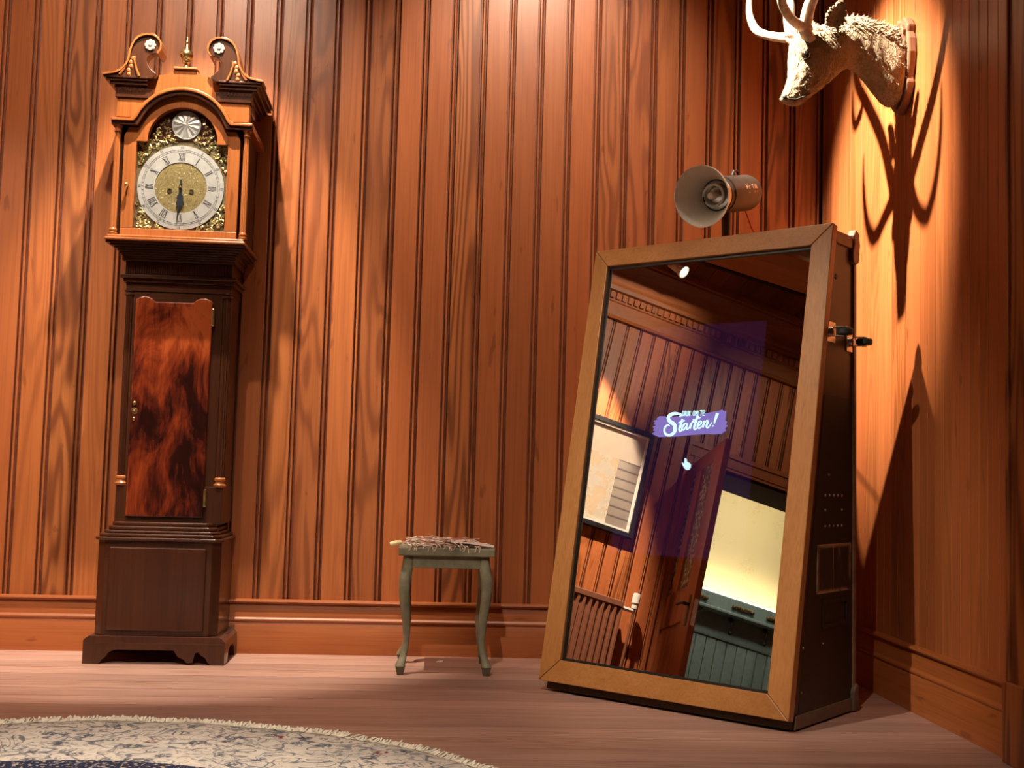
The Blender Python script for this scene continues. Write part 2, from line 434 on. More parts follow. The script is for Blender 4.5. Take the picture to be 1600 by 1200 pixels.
# face of the plank must look into the room: plank -y axis maps to +NL
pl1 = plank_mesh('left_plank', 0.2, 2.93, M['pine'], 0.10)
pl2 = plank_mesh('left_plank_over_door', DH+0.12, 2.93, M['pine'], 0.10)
s = 1.5
while s > -4.6:
    lo = s-0.10
    over = lo < DS0+0.04 and s > DS1-0.04
    put_plank(pl2 if over else pl1, Matrix.Translation(LW(s, 0, 0)) @ RL, wl)
    s -= 0.10
# casing round the doorway, lining, lintel
ca = MB()
def casing(a0, a1, z0, z1, horiz):
    ca.fbox(LW, a0, a1, 0.0, 0.022, z0, z1)
    if horiz:
        ca.fbox(LW, a0, a1, 0.0, 0.034, z1-0.03, z1); ca.fbox(LW, a0, a1, 0.0, 0.030, z0+0.02, z0+0.04)
    else:
        ca.fbox(LW, a0, a0+0.03, 0.0, 0.034, z0, z1); ca.fbox(LW, a1-0.04, a1-0.02, 0.0, 0.030, z0, z1)
casing(DS1-0.10, DS0+0.10, DH, DH+0.12, True)
ca.fbox(LW, DS0, DS0+0.10, 0, 0.022, 0, DH+0.12); ca.fbox(LW, DS0+0.075, DS0+0.10, 0, 0.034, 0, DH+0.12); ca.fbox(LW, DS0+0.02, DS0+0.04, 0, 0.030, 0, DH+0.02)
ca.fbox(LW, DS1-0.10, DS1, 0, 0.022, 0, DH+0.12); ca.fbox(LW, DS1-0.10, DS1-0.075, 0, 0.034, 0, DH+0.12)
struct(ca.build('trim_3', M['pine'], bevel=0.003))
ja = MB()
ja.fbox(LW, DS0-0.02, DS0, -WT, 0.0, 0, DH); ja.fbox(LW, DS1, DS1+0.02, -WT, 0.0, 0, DH); ja.fbox(LW, DS1, DS0, -WT, 0.0, DH-0.02, DH)
struct(ja.build('trim_4', plain('shaded lining', (0.035, 0.013, 0.006), 0.9, spec=0.05)))  # lining darkened in colour for the shade inside the doorway
# cornice with dentils
co = MB()
prof = [(0.0, 2.925), (0.030, 2.925), (0.036, 2.935), (0.030, 2.948), (0.016, 2.955), (0.016, 3.045), (0.026, 3.050), (0.026, 3.115), (0.055, 3.120), (0.060, 3.135),
        (0.060, 3.150), (0.068, 3.158), (0.076, 3.172), (0.088, 3.21), (0.112, 3.25), (0.145, 3.285), (0.160, 3.30), (0.160, 3.315), (0.172, 3.322), (0.176, 3.345), (0.176, 3.36), (0.0, 3.36)]
co.prism(prof, lambda d, z, c: LW(c, d, z), -4.6, 1.5)
co = struct(co.build('trim_5', M['pine_y'], smooth=True, angle=35))
den = MB().fbox(lambda a, b, c: RL @ V((a, b, c)), 0, 0.028, -0.046, -0.026, 3.062, 3.108).mesh('dentil', M['pine'])
for k in range(58):
    put_plank(den, Matrix.Translation(LW(0.75-k*0.045, 0, 0)), co, 'dentil')
# skirting on the left wall
for nm, a0, a1 in (('baseboard_left', DS0+0.10, 1.45), ('baseboard_left', -4.6, DS1-0.10)):
    skirting(nm, lambda d, z, c: LW(c, d, z), a0, a1, M['pine_y'])

# passage behind the doorway
tp = NT('patterned cream wallpaper')
f = tp.noise(tp.obj(), 22, 3, 0.6, 1.5)
veins = tp.step(tp.math('ABSOLUTE', tp.math('SUBTRACT', f, 0.5)), 0.0, 0.02)
big = tp.noise(tp.obj(), 6, 2)
tp.bsdf(tp.mix(tp.math('MULTIPLY', tp.math('SUBTRACT', 1.0, veins), tp.step(big, 0.5, 0.65)), (0.66, 0.57, 0.34), (0.44, 0.36, 0.20)), 0.8)
M['wallpaper'] = tp.m
pw = MB().fbox(LW, -4.2, 0.6, -1.40, -1.30, 0, 2.7).fbox(LW, 0.6, 0.7, -1.4, -WT, 0, 2.7).fbox(LW, -4.3, -4.2, -1.4, -WT, 0, 2.7)
struct(pw.build('wall_passage', M['wallpaper']))
struct(MB().fbox(LW, -4.2, 0.6, -1.4, -WT, 2.62, 2.7).build('ceiling_passage', M['creamtrim']))
wsc = thing('coat_rack_panelling', 'grey teal panelling with coat hooks below pale wall, reflected in the mirror', 'panelling', LW(-1.5, -1.3, 0))
for k in range(21):
    a = -0.6-k*0.088
    q = MB()
    q.fbox(LW, a-0.085, a-0.003, -1.30, -1.285, 0.05, 1.325)
    q.build('board', M['teal'], wsc, bevel=0.004)
MB().fbox(LW, -2.05, -0.6, -1.30, -1.275, 1.325, 1.50).build('hook_rail', M['teal'], wsc, bevel=0.004)
MB().fbox(LW, -2.05, -0.6, -1.30, -1.277, 1.318, 1.334).build('bead', M['teal'], wsc)
MB().fbox(LW, -2.05, -0.6, -1.30, -1.215, 1.50, 1.64).build('shelf_front', M['teal'], wsc, bevel=0.01)
MB().fbox(LW, -2.05, -0.6, -1.30, -1.19, 1.503, 1.528).build('shelf_edge', M['teal'], wsc, bevel=0.006)
MB().fbox(LW, -2.085, -2.05, -1.30, -1.21, 0, 1.64).build('end_post', M['creamtrim'], wsc, bevel=0.004)
for a in (-1.30, -1.70, -2.0):
    q = MB()
    q.fbox(LW, a-0.085, a+0.085, -1.215, -1.207, 1.562, 1.584)
    for j in range(5):
        c_ = LW(a-0.08+j*0.04, -1.205, 1.573+0.006*(j % 2)); q.sphere(c_, 0.017, 10)
    q.build('hook_plate', M['bronze'], wsc, smooth=True)
    q = MB(); q.tube([LW(a+0.06, -1.27, 1.49), LW(a+0.06, -1.235, 1.47), LW(a+0.06, -1.225, 1.42), LW(a+0.06, -1.235, 1.385)], [0.02, 0.012, 0.008, 0.008], 8)
    q.sphere(LW(a+0.06, -1.235, 1.375), 0.016, 10); q.build('coat_hook', M['iron'], wsc, smooth=True)
area('ledge_light', LW(-1.35, -1.235, 1.66), LW(-1.35, -1.30, 2.2), 9.0, 1.4, 0.03, (1.0, 0.9, 0.6))
tag(MB().fbox(LW, -2.04, -0.66, -1.262, -1.232, 1.64, 1.652).build('light_strip', mat_emit('strip light', (1.0, 0.9, 0.62), 6)), 'slim light strip lying on the teal coat rack shelf', 'light')

# door leaf standing open into the room
H0 = LW(-0.585, -0.03, 0); LDIR = V((0.99995, 0.00945, 0)); LN = LDIR.cross(V((0, 0, 1)))
def LF(a, c, z): return H0 + LDIR*a + LN*c + V((0, 0, z))
dl = thing('door_2', 'tall panelled wooden door with patterned glass panes standing ajar', 'door', H0); dl['kind'] = 'structure'
for k in ('label', 'category'): del dl[k]
dw = 0.70
for nm, a0, a1, z0, z1 in (('stile', 0, 0.045, 0.01, 2.13), ('stile', 0.52, dw, 0.01, 2.13), ('mullion', 0.17, 0.29, 0.98, 2.03), ('rail', 0.045, 0.52, 2.03, 2.13), ('rail', 0.045, 0.52, 0.98, 1.20),
                           ('rail', 0.045, 0.52, 0.01, 0.25)):
    MB().fbox(LF, a0, a1, -0.02, 0.02, z0, z1).build(nm, M['pine'], dl, bevel=0.003)
MB().fbox(LF, 0.045, 0.52, -0.008, 0.008, 0.25, 0.98).build('panel', M['pine'], dl)
tg = NT('patterned obscure glass')
vo = tg.n('ShaderNodeTexVoronoi'); vo.feature = 'F1'; tg.put(vo.inputs['Vector'], tg.obj()); vo.inputs['Scale'].default_value = 34
gpat = tg.step(vo.outputs['Distance'], 0.25, 0.6)
b = tg.bsdf(tg.mix(gpat, (0.80, 0.74, 0.58), (0.30, 0.26, 0.18)), 0.25, 0, 0.5, 0, bump=gpat, bump_s=0.8, bump_d=0.004)
b.inputs['Transmission Weight'].default_value = 0.3
M['obscure'] = tg.m
for a0, a1 in ((0.045, 0.17), (0.29, 0.52)):
    MB().fbox(LF, a0, a1, -0.004, 0.004, 1.20, 2.03).build('glass_pane', M['obscure'], dl)
MB().fbox(LF, dw, dw+0.003, -0.012, 0.012, 0.94, 1.10).build('lock_plate', M['white'], dl)
for sg in (-1, 1):
    q = MB(); q.tube([LF(dw-0.07, sg*0.02, 1.07), LF(dw-0.07, sg*0.06, 1.07), LF(dw-0.09, sg*0.066, 1.072), LF(dw-0.20, sg*0.06, 1.078)], [0.011, 0.010, 0.010, 0.008], 8)
    q.fbox(LF, dw-0.09, dw-0.05, sg*0.02-0.003, sg*0.02+0.003, 0.94, 1.13)
    q.build('handle', M['iron'], dl, smooth=True)

# radiator on the left wall
rad = thing('radiator', 'brown ribbed panel radiator with white valve, reflected at mirror bottom left', 'radiator', LW(0.3, 0.06, 0.2))
poly = []
a = -0.262
pr = [(a, 0.05)]
nrib = 24
pitch_ = 0.042
outl = [(a, 0.05), (a, 0.098)]
for k in range(nrib):
    b0 = a+0.012+k*pitch_
    outl += [(b0, 0.098), (b0+0.008, 0.086), (b0+0.020, 0.086), (b0+0.028, 0.098)]
aend = a+0.012+nrib*pitch_
outl += [(aend, 0.098), (aend, 0.05)]
MB().prism(outl, lambda s_, d, z: LW(s_, d, z), 0.32, 1.03).build('panel', M['radpaint'], rad)
MB().fbox(LW, a, aend, 0.048, 0.102, 1.03, 1.072).build('top_rail', M['radpaint'], rad, bevel=0.006)
MB().fbox(LW, a, aend, 0.048, 0.102, 0.27, 0.32).build('bottom_rail', M['radpaint'], rad, bevel=0.006)
for ss in (-0.12, 0.55): MB().fbox(LW, ss, ss+0.04, 0.0, 0.05, 0.4, 0.95).build('bracket', M['radpaint'], rad)
q = MB(); q.lathe([(0.020, 0), (0.022, 0.02), (0.018, 0.03), (0.026, 0.035), (0.026, 0.085), (0.022, 0.10), (0.0, 0.102)], LW(-0.345, 0.075, 1.05), (0, 0, 1), 16)
q.tube([LW(-0.262, 0.075, 1.035), LW(-0.32, 0.075, 1.035), LW(-0.345, 0.075, 1.035)], 0.013, 8)
q.build('valve', M['white'], rad, smooth=True)
MB().tube([LW(-0.345, 0.075, 1.05), LW(-0.345, 0.075, 0.9), LW(-0.34, 0.06, 0.5), LW(-0.34, 0.05, 0.0)], 0.010, 8).build('pipe', M['radpaint'], rad, smooth=True)

# framed picture on the left wall
P_S0, P_S1, P_Z0, P_Z1 = 0.60, -0.245, 1.49, 2.225
pc = thing('framed_picture', 'large black framed picture with white slip, reflected at mirror left', 'picture', LW(0.18, 0.02, 1.86))
fo = [(P_S0, P_Z0), (P_S1, P_Z0), (P_S1, P_Z1), (P_S0, P_Z1)]
ins = lambda k: [(P_S0-k, P_Z0+k), (P_S1+k, P_Z0+k), (P_S1+k, P_Z1-k), (P_S0-k, P_Z1-k)]
LWc = lambda s_, z, d: LW(s_, d, z)
MB().strip(ins(0.034), fo, LWc, 0.0, 0.035, True).build('frame', M['picblack'], pc, bevel=0.004)
MB().strip(ins(0.048), ins(0.034), LWc, 0.004, 0.026, True).build('slip', M['picwhite'], pc)
tq = NT('faded print of a figure beside a slatted wall')
ob = tq.n('ShaderNodeTexCoord').outputs['Generated']
sx = tq.n('ShaderNodeSeparateXYZ'); tq.put(sx.inputs[0], ob)
gx, gz = sx.outputs[0], sx.outputs[2]
nn = tq.noise(tq.scale(ob, (9, 9, 9)), 1.0, 4)
slat = tq.step(tq.math('PINGPONG', tq.math('MULTIPLY', gz, 10.0), 0.5), 0.02, 0.16)
grey = tq.mix(slat, (0.08, 0.065, 0.055), (0.24, 0.20, 0.16))
tan = tq.mix(nn, (0.82, 0.72, 0.58), (0.70, 0.58, 0.44))
fig = tq.mix(tq.step(nn, 0.46, 0.54), (0.80, 0.74, 0.60), (0.50, 0.38, 0.25))
right_part = tq.math('LESS_THAN', gx, 0.27)
c_ = tq.mix(right_part, fig, grey)
c_ = tq.mix(tq.math('GREATER_THAN', gz, 0.70), c_, tan)
tq.bsdf(c_, 0.6)
MB().fbox(LW, P_S1+0.047, P_S0-0.047, 0.002, 0.010, P_Z0+0.047, P_Z1-0.047).build('print', tq.m, pc)
MB().fbox(LW, P_S1+0.047, P_S0-0.047, 0.016, 0.018, P_Z0+0.047, P_Z1-0.047).build('glass_pane', M['glass'], pc)

# lighting track and spotlight heads on the ceiling
trk = MB().box(-2.782, -2.748, -4.6, -0.4, CZ-0.030, CZ).build('lighting_track', M['black'])
tag(trk, 'thin black lighting track running along the ceiling near left wall', 'track')
def spotlight(loc, target, label, lit):
    loc = V(loc); d = (V(target)-loc).normalized()
    t_ = thing('spotlight', label, 'spotlight', loc, None)
    b0 = loc-d*0.02
    MB().lathe([(0.022, -0.13), (0.030, -0.12), (0.034, -0.03), (0.046, 0.0), (0.046, 0.012), (0.040, 0.012), (0.034, -0.004), (0.0, -0.004)], b0-d*0.012, d, 18, cap=False).build('housing', M['white'], t_, smooth=True)
    MB().lathe([(0.0, 0), (0.033, 0.0), (0.033, 0.002), (0.0, 0.003)], b0-d*0.017, d, 18, cap=False).build('lens', mat_emit('spot lens', (1.0, 0.85, 0.62), lit*0.4), t_)
    MB().tube([b0-d*0.09, V((b0.x-d.x*0.09, b0.y-d.y*0.09, CZ-0.04)), V((b0.x-d.x*0.09, b0.y-d.y*0.09, CZ-0.001 if abs(b0.x-d.x*0.09+2.765) > 0.05 else CZ-0.031))], 0.007, 8).build('stem', M['white'], t_)
names = ['aimed at the tall clock', 'washing the back wall beside the stool', 'washing the back wall left of clock', 'aimed at the stag head', 'aimed at the framed picture', 'added as fill for the mirror booth', 'added as fill for the left cornice', 'above the rug', 'added as fill for the open door', 'washing the left end of the back wall', 'added as fill for the floor in the middle of the room']
for s_, nm in zip(SPOTS, names):
    d = (V(s_[2])-V(s_[1])).normalized()
    spotlight(V(s_[1])-d*0.03, s_[2], 'small white ceiling spotlight ' + nm, 12)  # the added fill lamps get a head as well
spotlight((-2.765, -1.51, 3.22), (-1.9, -2.6, 2.35), 'small white ceiling spotlight on the track, reflected at mirror top', 25)

# ================================================================== longcase clock
CX = -0.872
ck = thing('grandfather_clock', 'tall mahogany longcase clock with swan-neck pediment and brass dial', 'clock', (CX, -0.15, 0))
def X2(x, z, y): return V((x, y, z))
# bracket feet
bl, br_ = -1.122, -0.652
foot = [(bl, 0), (bl+0.055, 0), (bl+0.068, 0.018), (bl+0.075, 0.022), (bl+0.085, 0.038), (bl+0.105, 0.048), (bl+0.30, 0.048), (bl+0.315, 0.026), (bl+0.335, 0.018), (bl+0.345, 0.006),
        (bl+0.365, 0.008), (bl+0.372, 0.040), (bl+0.383, 0.044), (bl+0.392, 0.032), (bl+0.405, 0.026), (bl+0.415, 0.008), (bl+0.425, 0), (br_, 0), (br_, 0.072), (bl, 0.072)]
MB().prism(foot, X2, -0.285, -0.262).build('bracket_foot', M['mahog'], ck, bevel=0.002)
for x0 in (bl, br_-0.023):
    sp = [(-0.262, 0), (-0.215, 0), (-0.20, 0.035), (-0.17, 0.048), (-0.10, 0.048), (-0.07, 0.035), (-0.055, 0), (-0.012, 0), (-0.012, 0.072), (-0.262, 0.072)]
    MB().prism(sp, lambda y, z, x: V((x, y, z)), x0, x0+0.023).build('bracket_foot', M['mahog'], ck, bevel=0.002)
q = MB().prism([(-1.122, 0.070), (-0.652, 0.070), (-0.652, 0.078), (-0.662, 0.088), (-0.672, 0.094), (-1.102, 0.094), (-1.112, 0.088), (-1.122, 0.078)], X2, -0.285, -0.012)
q.build('base_moulding', M['mahog'], ck, bevel=0.002)
# plinth with canted corners
pl = [(-1.096, -0.010), (-1.096, -0.245), (-1.068, -0.274), (-0.711, -0.274), (-0.683, -0.245), (-0.683, -0.010)]
MB().prism(pl, lambda x, y, z: V((x, y, z)), 0.094, 0.415).build('plinth', M['mahog'], ck, bevel=0.002)
MB().prism([(-1.052, 0.112), (-0.728, 0.112), (-0.728, 0.392), (-1.052, 0.392)], X2, -0.283, -0.272).build('plinth_panel', M['mahog'], ck, bevel=0.005)
q = MB()
for a_, b_, z0, z1 in ((0.010, 0.010, 0.413, 0.424), (0.000, 0.000, 0.424, 0.436), (-0.012, -0.014, 0.436, 0.446), (-0.022, -0.028, 0.446, 0.460), (-0.030, -0.045, 0.460, 0.474)):
    q.prism([(-1.096-a_, -0.010), (-1.096-a_, -0.247-b_), (-1.07-a_, -0.276-b_), (-0.709+a_, -0.276-b_), (-0.683+a_, -0.247-b_), (-0.683+a_, -0.010)], lambda x, y, z: V((x, y, z)), z0, z1)
q.build('waist_moulding', M['mahog'], ck, bevel=0.004, seg=3)
# trunk
MB().box(-1.030, -0.722, -0.208, -0.010, 0.47, 1.31).box(-1.056, -0.696, -0.182, -0.010, 0.47, 1.31).box(-1.058, -0.694, -0.212, -0.010, 0.47, 0.60).box(-1.058, -0.694, -0.212, -0.010, 1.275, 1.31).build('trunk', M['mahog'], ck, bevel=0.002)
for x in (-1.043, -0.709):
    q = MB()
    prof = []
    n_ = 24
    ring = [(0.0165-(0.003 if k % 2 else 0)) for k in range(n_)]
    vs = []; 
    for z in (0.63, 1.26):
        for k in range(n_): vs.append((x+ring[k]*math.cos(2*PI*k/n_), -0.195+ring[k]*math.sin(2*PI*k/n_), z))
    q.add(vs, [(k, (k+1) % n_, n_+(k+1) % n_, n_+k) for k in range(n_)])
    c = q.build('quarter_column', M['mahog'], ck)
    MB().lathe([(0.022, 0.598), (0.024, 0.606), (0.018, 0.612), (0.0175, 0.618), (0.021, 0.622), (0.021, 0.628), (0.017, 0.632)], (x, -0.195, 0), (0, 0, 1), 16).build('column_base', M['mahog_lt'], c, smooth=True)  # lighter mahogany puts the light on these bases into their colour
    MB().lathe([(0.016, 1.258), (0.021, 1.262), (0.021, 1.268), (0.017, 1.27), (0.024, 1.277)], (x, -0.195, 0), (0, 0, 1), 16).build('column_cap', M['mahog'], c, smooth=True)
# trunk door with shaped top
D0, D1 = -1.020, -0.756
def tz(t):   # shaped top edge
    return 1.245+0.012*math.sin(PI*min(1, t/0.24))*(t < 0.24)+0.012*math.sin(PI*min(1, (1-t)/0.24))*(t > 0.76)-0.006*(0.24 <= t <= 0.76)
poly = [(D0, 0.492), (D1, 0.492)]+[(D1+(D0-D1)*i/28, tz(i/28)) for i in range(29)]
td = NT('flame mahogany veneer')
pp = td.obj()
n1 = td.noise(td.scale(pp, (7, 7, 3.4)), 1.0, 4, 0.6, 1.1)
n2 = td.noise(td.scale(pp, (60, 60, 9)), 1.0, 3, 0.6, 1.2)
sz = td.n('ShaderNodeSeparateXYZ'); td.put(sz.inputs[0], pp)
lit_top = td.step(sz.outputs[2], 0.98, 1.16)  # upper veneer lightened as if lit; the flame figure is its own
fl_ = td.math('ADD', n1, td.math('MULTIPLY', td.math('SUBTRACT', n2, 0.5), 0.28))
fl_ = td.math('SUBTRACT', td.math('ADD', fl_, td.math('MULTIPLY', lit_top, 0.24)), 0.07)
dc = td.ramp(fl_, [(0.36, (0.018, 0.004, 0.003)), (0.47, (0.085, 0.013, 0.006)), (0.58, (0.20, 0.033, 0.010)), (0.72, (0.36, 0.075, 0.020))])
td.bsdf(dc, 0.22, 0, 0.5, 0.6)
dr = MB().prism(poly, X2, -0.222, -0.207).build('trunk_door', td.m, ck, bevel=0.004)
q = MB().lathe([(0.0, 0), (0.012, 0.0), (0.010, 0.003), (0.0, 0.004)], (-1.006, -0.222, 0.855), (0, -1, 0), 14)
q.sphere((-1.006, -0.224, 0.882), 0.008, 10, sq=(0.8, 0.4, 1)).sphere((-1.006, -0.224, 0.828), 0.007, 10, sq=(0.7, 0.4, 1)).sphere((-1.006, -0.226, 0.855), 0.005, 8)
q.build('keyhole_escutcheon', M['brass'], dr, smooth=True)
for z in (1.19, 0.56):
    MB().box(D1-0.001, D1+0.008, -0.226, -0.208, z-0.03, z+0.03).build('hinge', M['brass'], dr, bevel=0.002)
# throat mouldings under the hood
q = MB()
for x0, x1, y, z0, z1 in ((-1.066, -0.686, -0.222, 1.305, 1.318), (-1.074, -0.678, -0.232, 1.318, 1.330), (-1.060, -0.692, -0.222, 1.330, 1.378), (-1.070, -0.682, -0.236, 1.378, 1.388)):
    q.box(x0, x1, y, -0.010, z0, z1)
for i in range(7):
    a_ = (i+0.0)/6; e = 0.044*(1-math.cos(a_*PI/2))
    q.box(-1.070-e, -0.682+e, -0.238-e*1.3, -0.010, 1.388+i*0.0068, 1.388+(i+1)*0.0068)
th = q.build('throat_moulding', M['mahog'], ck, bevel=0.0015)
q = MB()
for k in range(46): 
    x = -1.055+k*0.00785
    q.box(x, x+0.0045, -0.2255, -0.221, 1.336, 1.372)
q.build('fluting', M['mahog'], th)
# hood
HY = -0.288
MB().box(-1.114, -0.640, -0.312, -0.010, 1.436, 1.446).box(-1.108, -0.646, -0.306, -0.010, 1.446, 1.455).build('hood_sill', M['mahog_lt'], ck, bevel=0.003)
MB().box(-1.088, -1.068, -0.262, -0.010, 1.455, 1.93).box(-0.676, -0.656, -0.262, -0.010, 1.455, 1.93).box(-1.088, -0.656, -0.262, -0.240, 1.80, 1.93).box(-1.088, -0.656, -0.03, -0.010, 1.455, 1.93).build('hood_case', M['mahog'], ck, bevel=0.002)
# hood door: break-arch frame
AC = 1.793; AR = 0.119
inner = [(-1.028, 1.482), (-1.028, 1.787), (CX-AR, 1.787)]+[(CX-AR*math.cos(PI*i/24), AC+AR*math.sin(PI*i/24)) for i in range(25)]+[(CX+AR, 1.787), (-0.716, 1.787), (-0.716, 1.482)]
RO = 0.152
outer = [(-1.070, 1.482), (-1.070, 1.805), (-1.055, 1.835)]+[(CX-RO*math.cos(PI*i/24)*1.0, max(1.835, AC+0.01+RO*math.sin(PI*i/24))) for i in range(25)]+[(-0.689, 1.835), (-0.674, 1.805), (-0.674, 1.482)]
hd_ = MB().strip(inner, outer, X2, HY, -0.262).build('hood_door', M['mahog_lt'], ck, bevel=0.002)
MB().box(-1.070, -0.674, HY, -0.262, 1.455, 1.482).build('bottom_rail', M['mahog_lt'], hd_, bevel=0.002)
arcpane = [(-1.029, 1.481), (-0.715, 1.481), (-0.715, 1.788), (CX+AR, 1.788)]+[(CX+AR*math.cos(PI*i/20), AC+AR*math.sin(PI*i/20)) for i in range(21)]+[(CX-AR, 1.788), (-1.029, 1.788)]
MB().prism(arcpane, X2, -0.272, -0.270).build('glass_pane', M['glass'], hd_)
MB().lathe([(0.003, 0), (0.003, 0.012), (0.007, 0.016), (0.008, 0.021), (0.005, 0.025), (0.0, 0.026)], (-1.050, HY, 1.628), (0, -1, 0), 12).build('knob', M['brass'], hd_, smooth=True)
# columns
for x in (-1.092, -0.652):
    q = MB()
    n_ = 20; vs = []
    for z, r_ in ((1.475, 0.0105), (1.65, 0.0105), (1.815, 0.009)):
        for k in range(n_): 
            rr = r_-(0.0022 if k % 2 else 0)
            vs.append((x+rr*math.cos(2*PI*k/n_), -0.289+rr*math.sin(2*PI*k/n_), z))
    q.add(vs, [(i*n_+k, i*n_+(k+1) % n_, (i+1)*n_+(k+1) % n_, (i+1)*n_+k) for i in range(2) for k in range(n_)])
    c = q.build('hood_column', M['mahog_lt'], ck)
    MB().lathe([(0.015, 1.455), (0.016, 1.462), (0.012, 1.465), (0.014, 1.470), (0.014, 1.474), (0.0105, 1.479)], (x, -0.289, 0), (0, 0, 1), 16).build('column_base', M['mahog_lt'], c, smooth=True)
    MB().lathe([(0.009, 1.812), (0.013, 1.817), (0.010, 1.822), (0.010, 1.828), (0.016, 1.838)], (x, -0.289, 0), (0, 0, 1), 16).build('column_cap', M['mahog_lt'], c, smooth=True)
# arched moulding above the door
def band(r0, r1, y, name, mat, zb=1.838, hz=0.022, par=ck):
    i_ = [(-1.108, zb), (CX-r0, zb)]+[(CX-r0*math.cos(PI*i/24), max(zb, AC+0.008+r0*math.sin(PI*i/24))) for i in range(3, 22)]+[(CX+r0, zb), (-0.636, zb)]
    o_ = [(-1.114, zb+hz), (CX-r1, zb+hz)]+[(CX-r1*math.cos(PI*i/24), max(zb+hz, AC+0.008+r1*math.sin(PI*i/24))) for i in range(3, 22)]+[(CX+r1, zb+hz), (-0.630, zb+hz)]
    return MB().strip(i_, o_, X2, y, -0.262).build(name, mat, par, bevel=0.003)
band(0.150, 0.166, -0.308, 'arch_moulding', M['mahog'], 1.838, 0.014)
band(0.164, 0.176, -0.316, 'arch_moulding', M['mahog_lt'], 1.850, 0.010)
for x0, x1 in ((-1.114, -1.06), (-0.684, -0.630)): MB().box(x0, x1, -0.30, -0.012, 1.838, 1.862).build('cornice_return', M['mahog_lt'], ck, bevel=0.003)
# pediment board
pb = [(-1.095, 1.862), (CX-0.175, 1.862)]+[(CX-0.172*math.cos(PI*i/20), max(1.862, AC+0.008+0.172*math.sin(PI*i/20))) for i in range(2, 19)]+[(CX+0.175, 1.862), (-0.649, 1.862), (-0.649, 1.985),
      (CX+0.112, 2.000), (CX+0.095, 2.022), (CX+0.065, 2.026), (CX+0.045, 2.034), (CX+0.038, 2.046), (CX-0.038, 2.046), (CX-0.045, 2.034), (CX-0.065, 2.026), (CX-0.095, 2.022), (CX-0.112, 2.000), (-1.095, 1.985)]
MB().prism(pb, X2, -0.290, -0.255).build('pediment_board', M['mahog_lt'], ck)
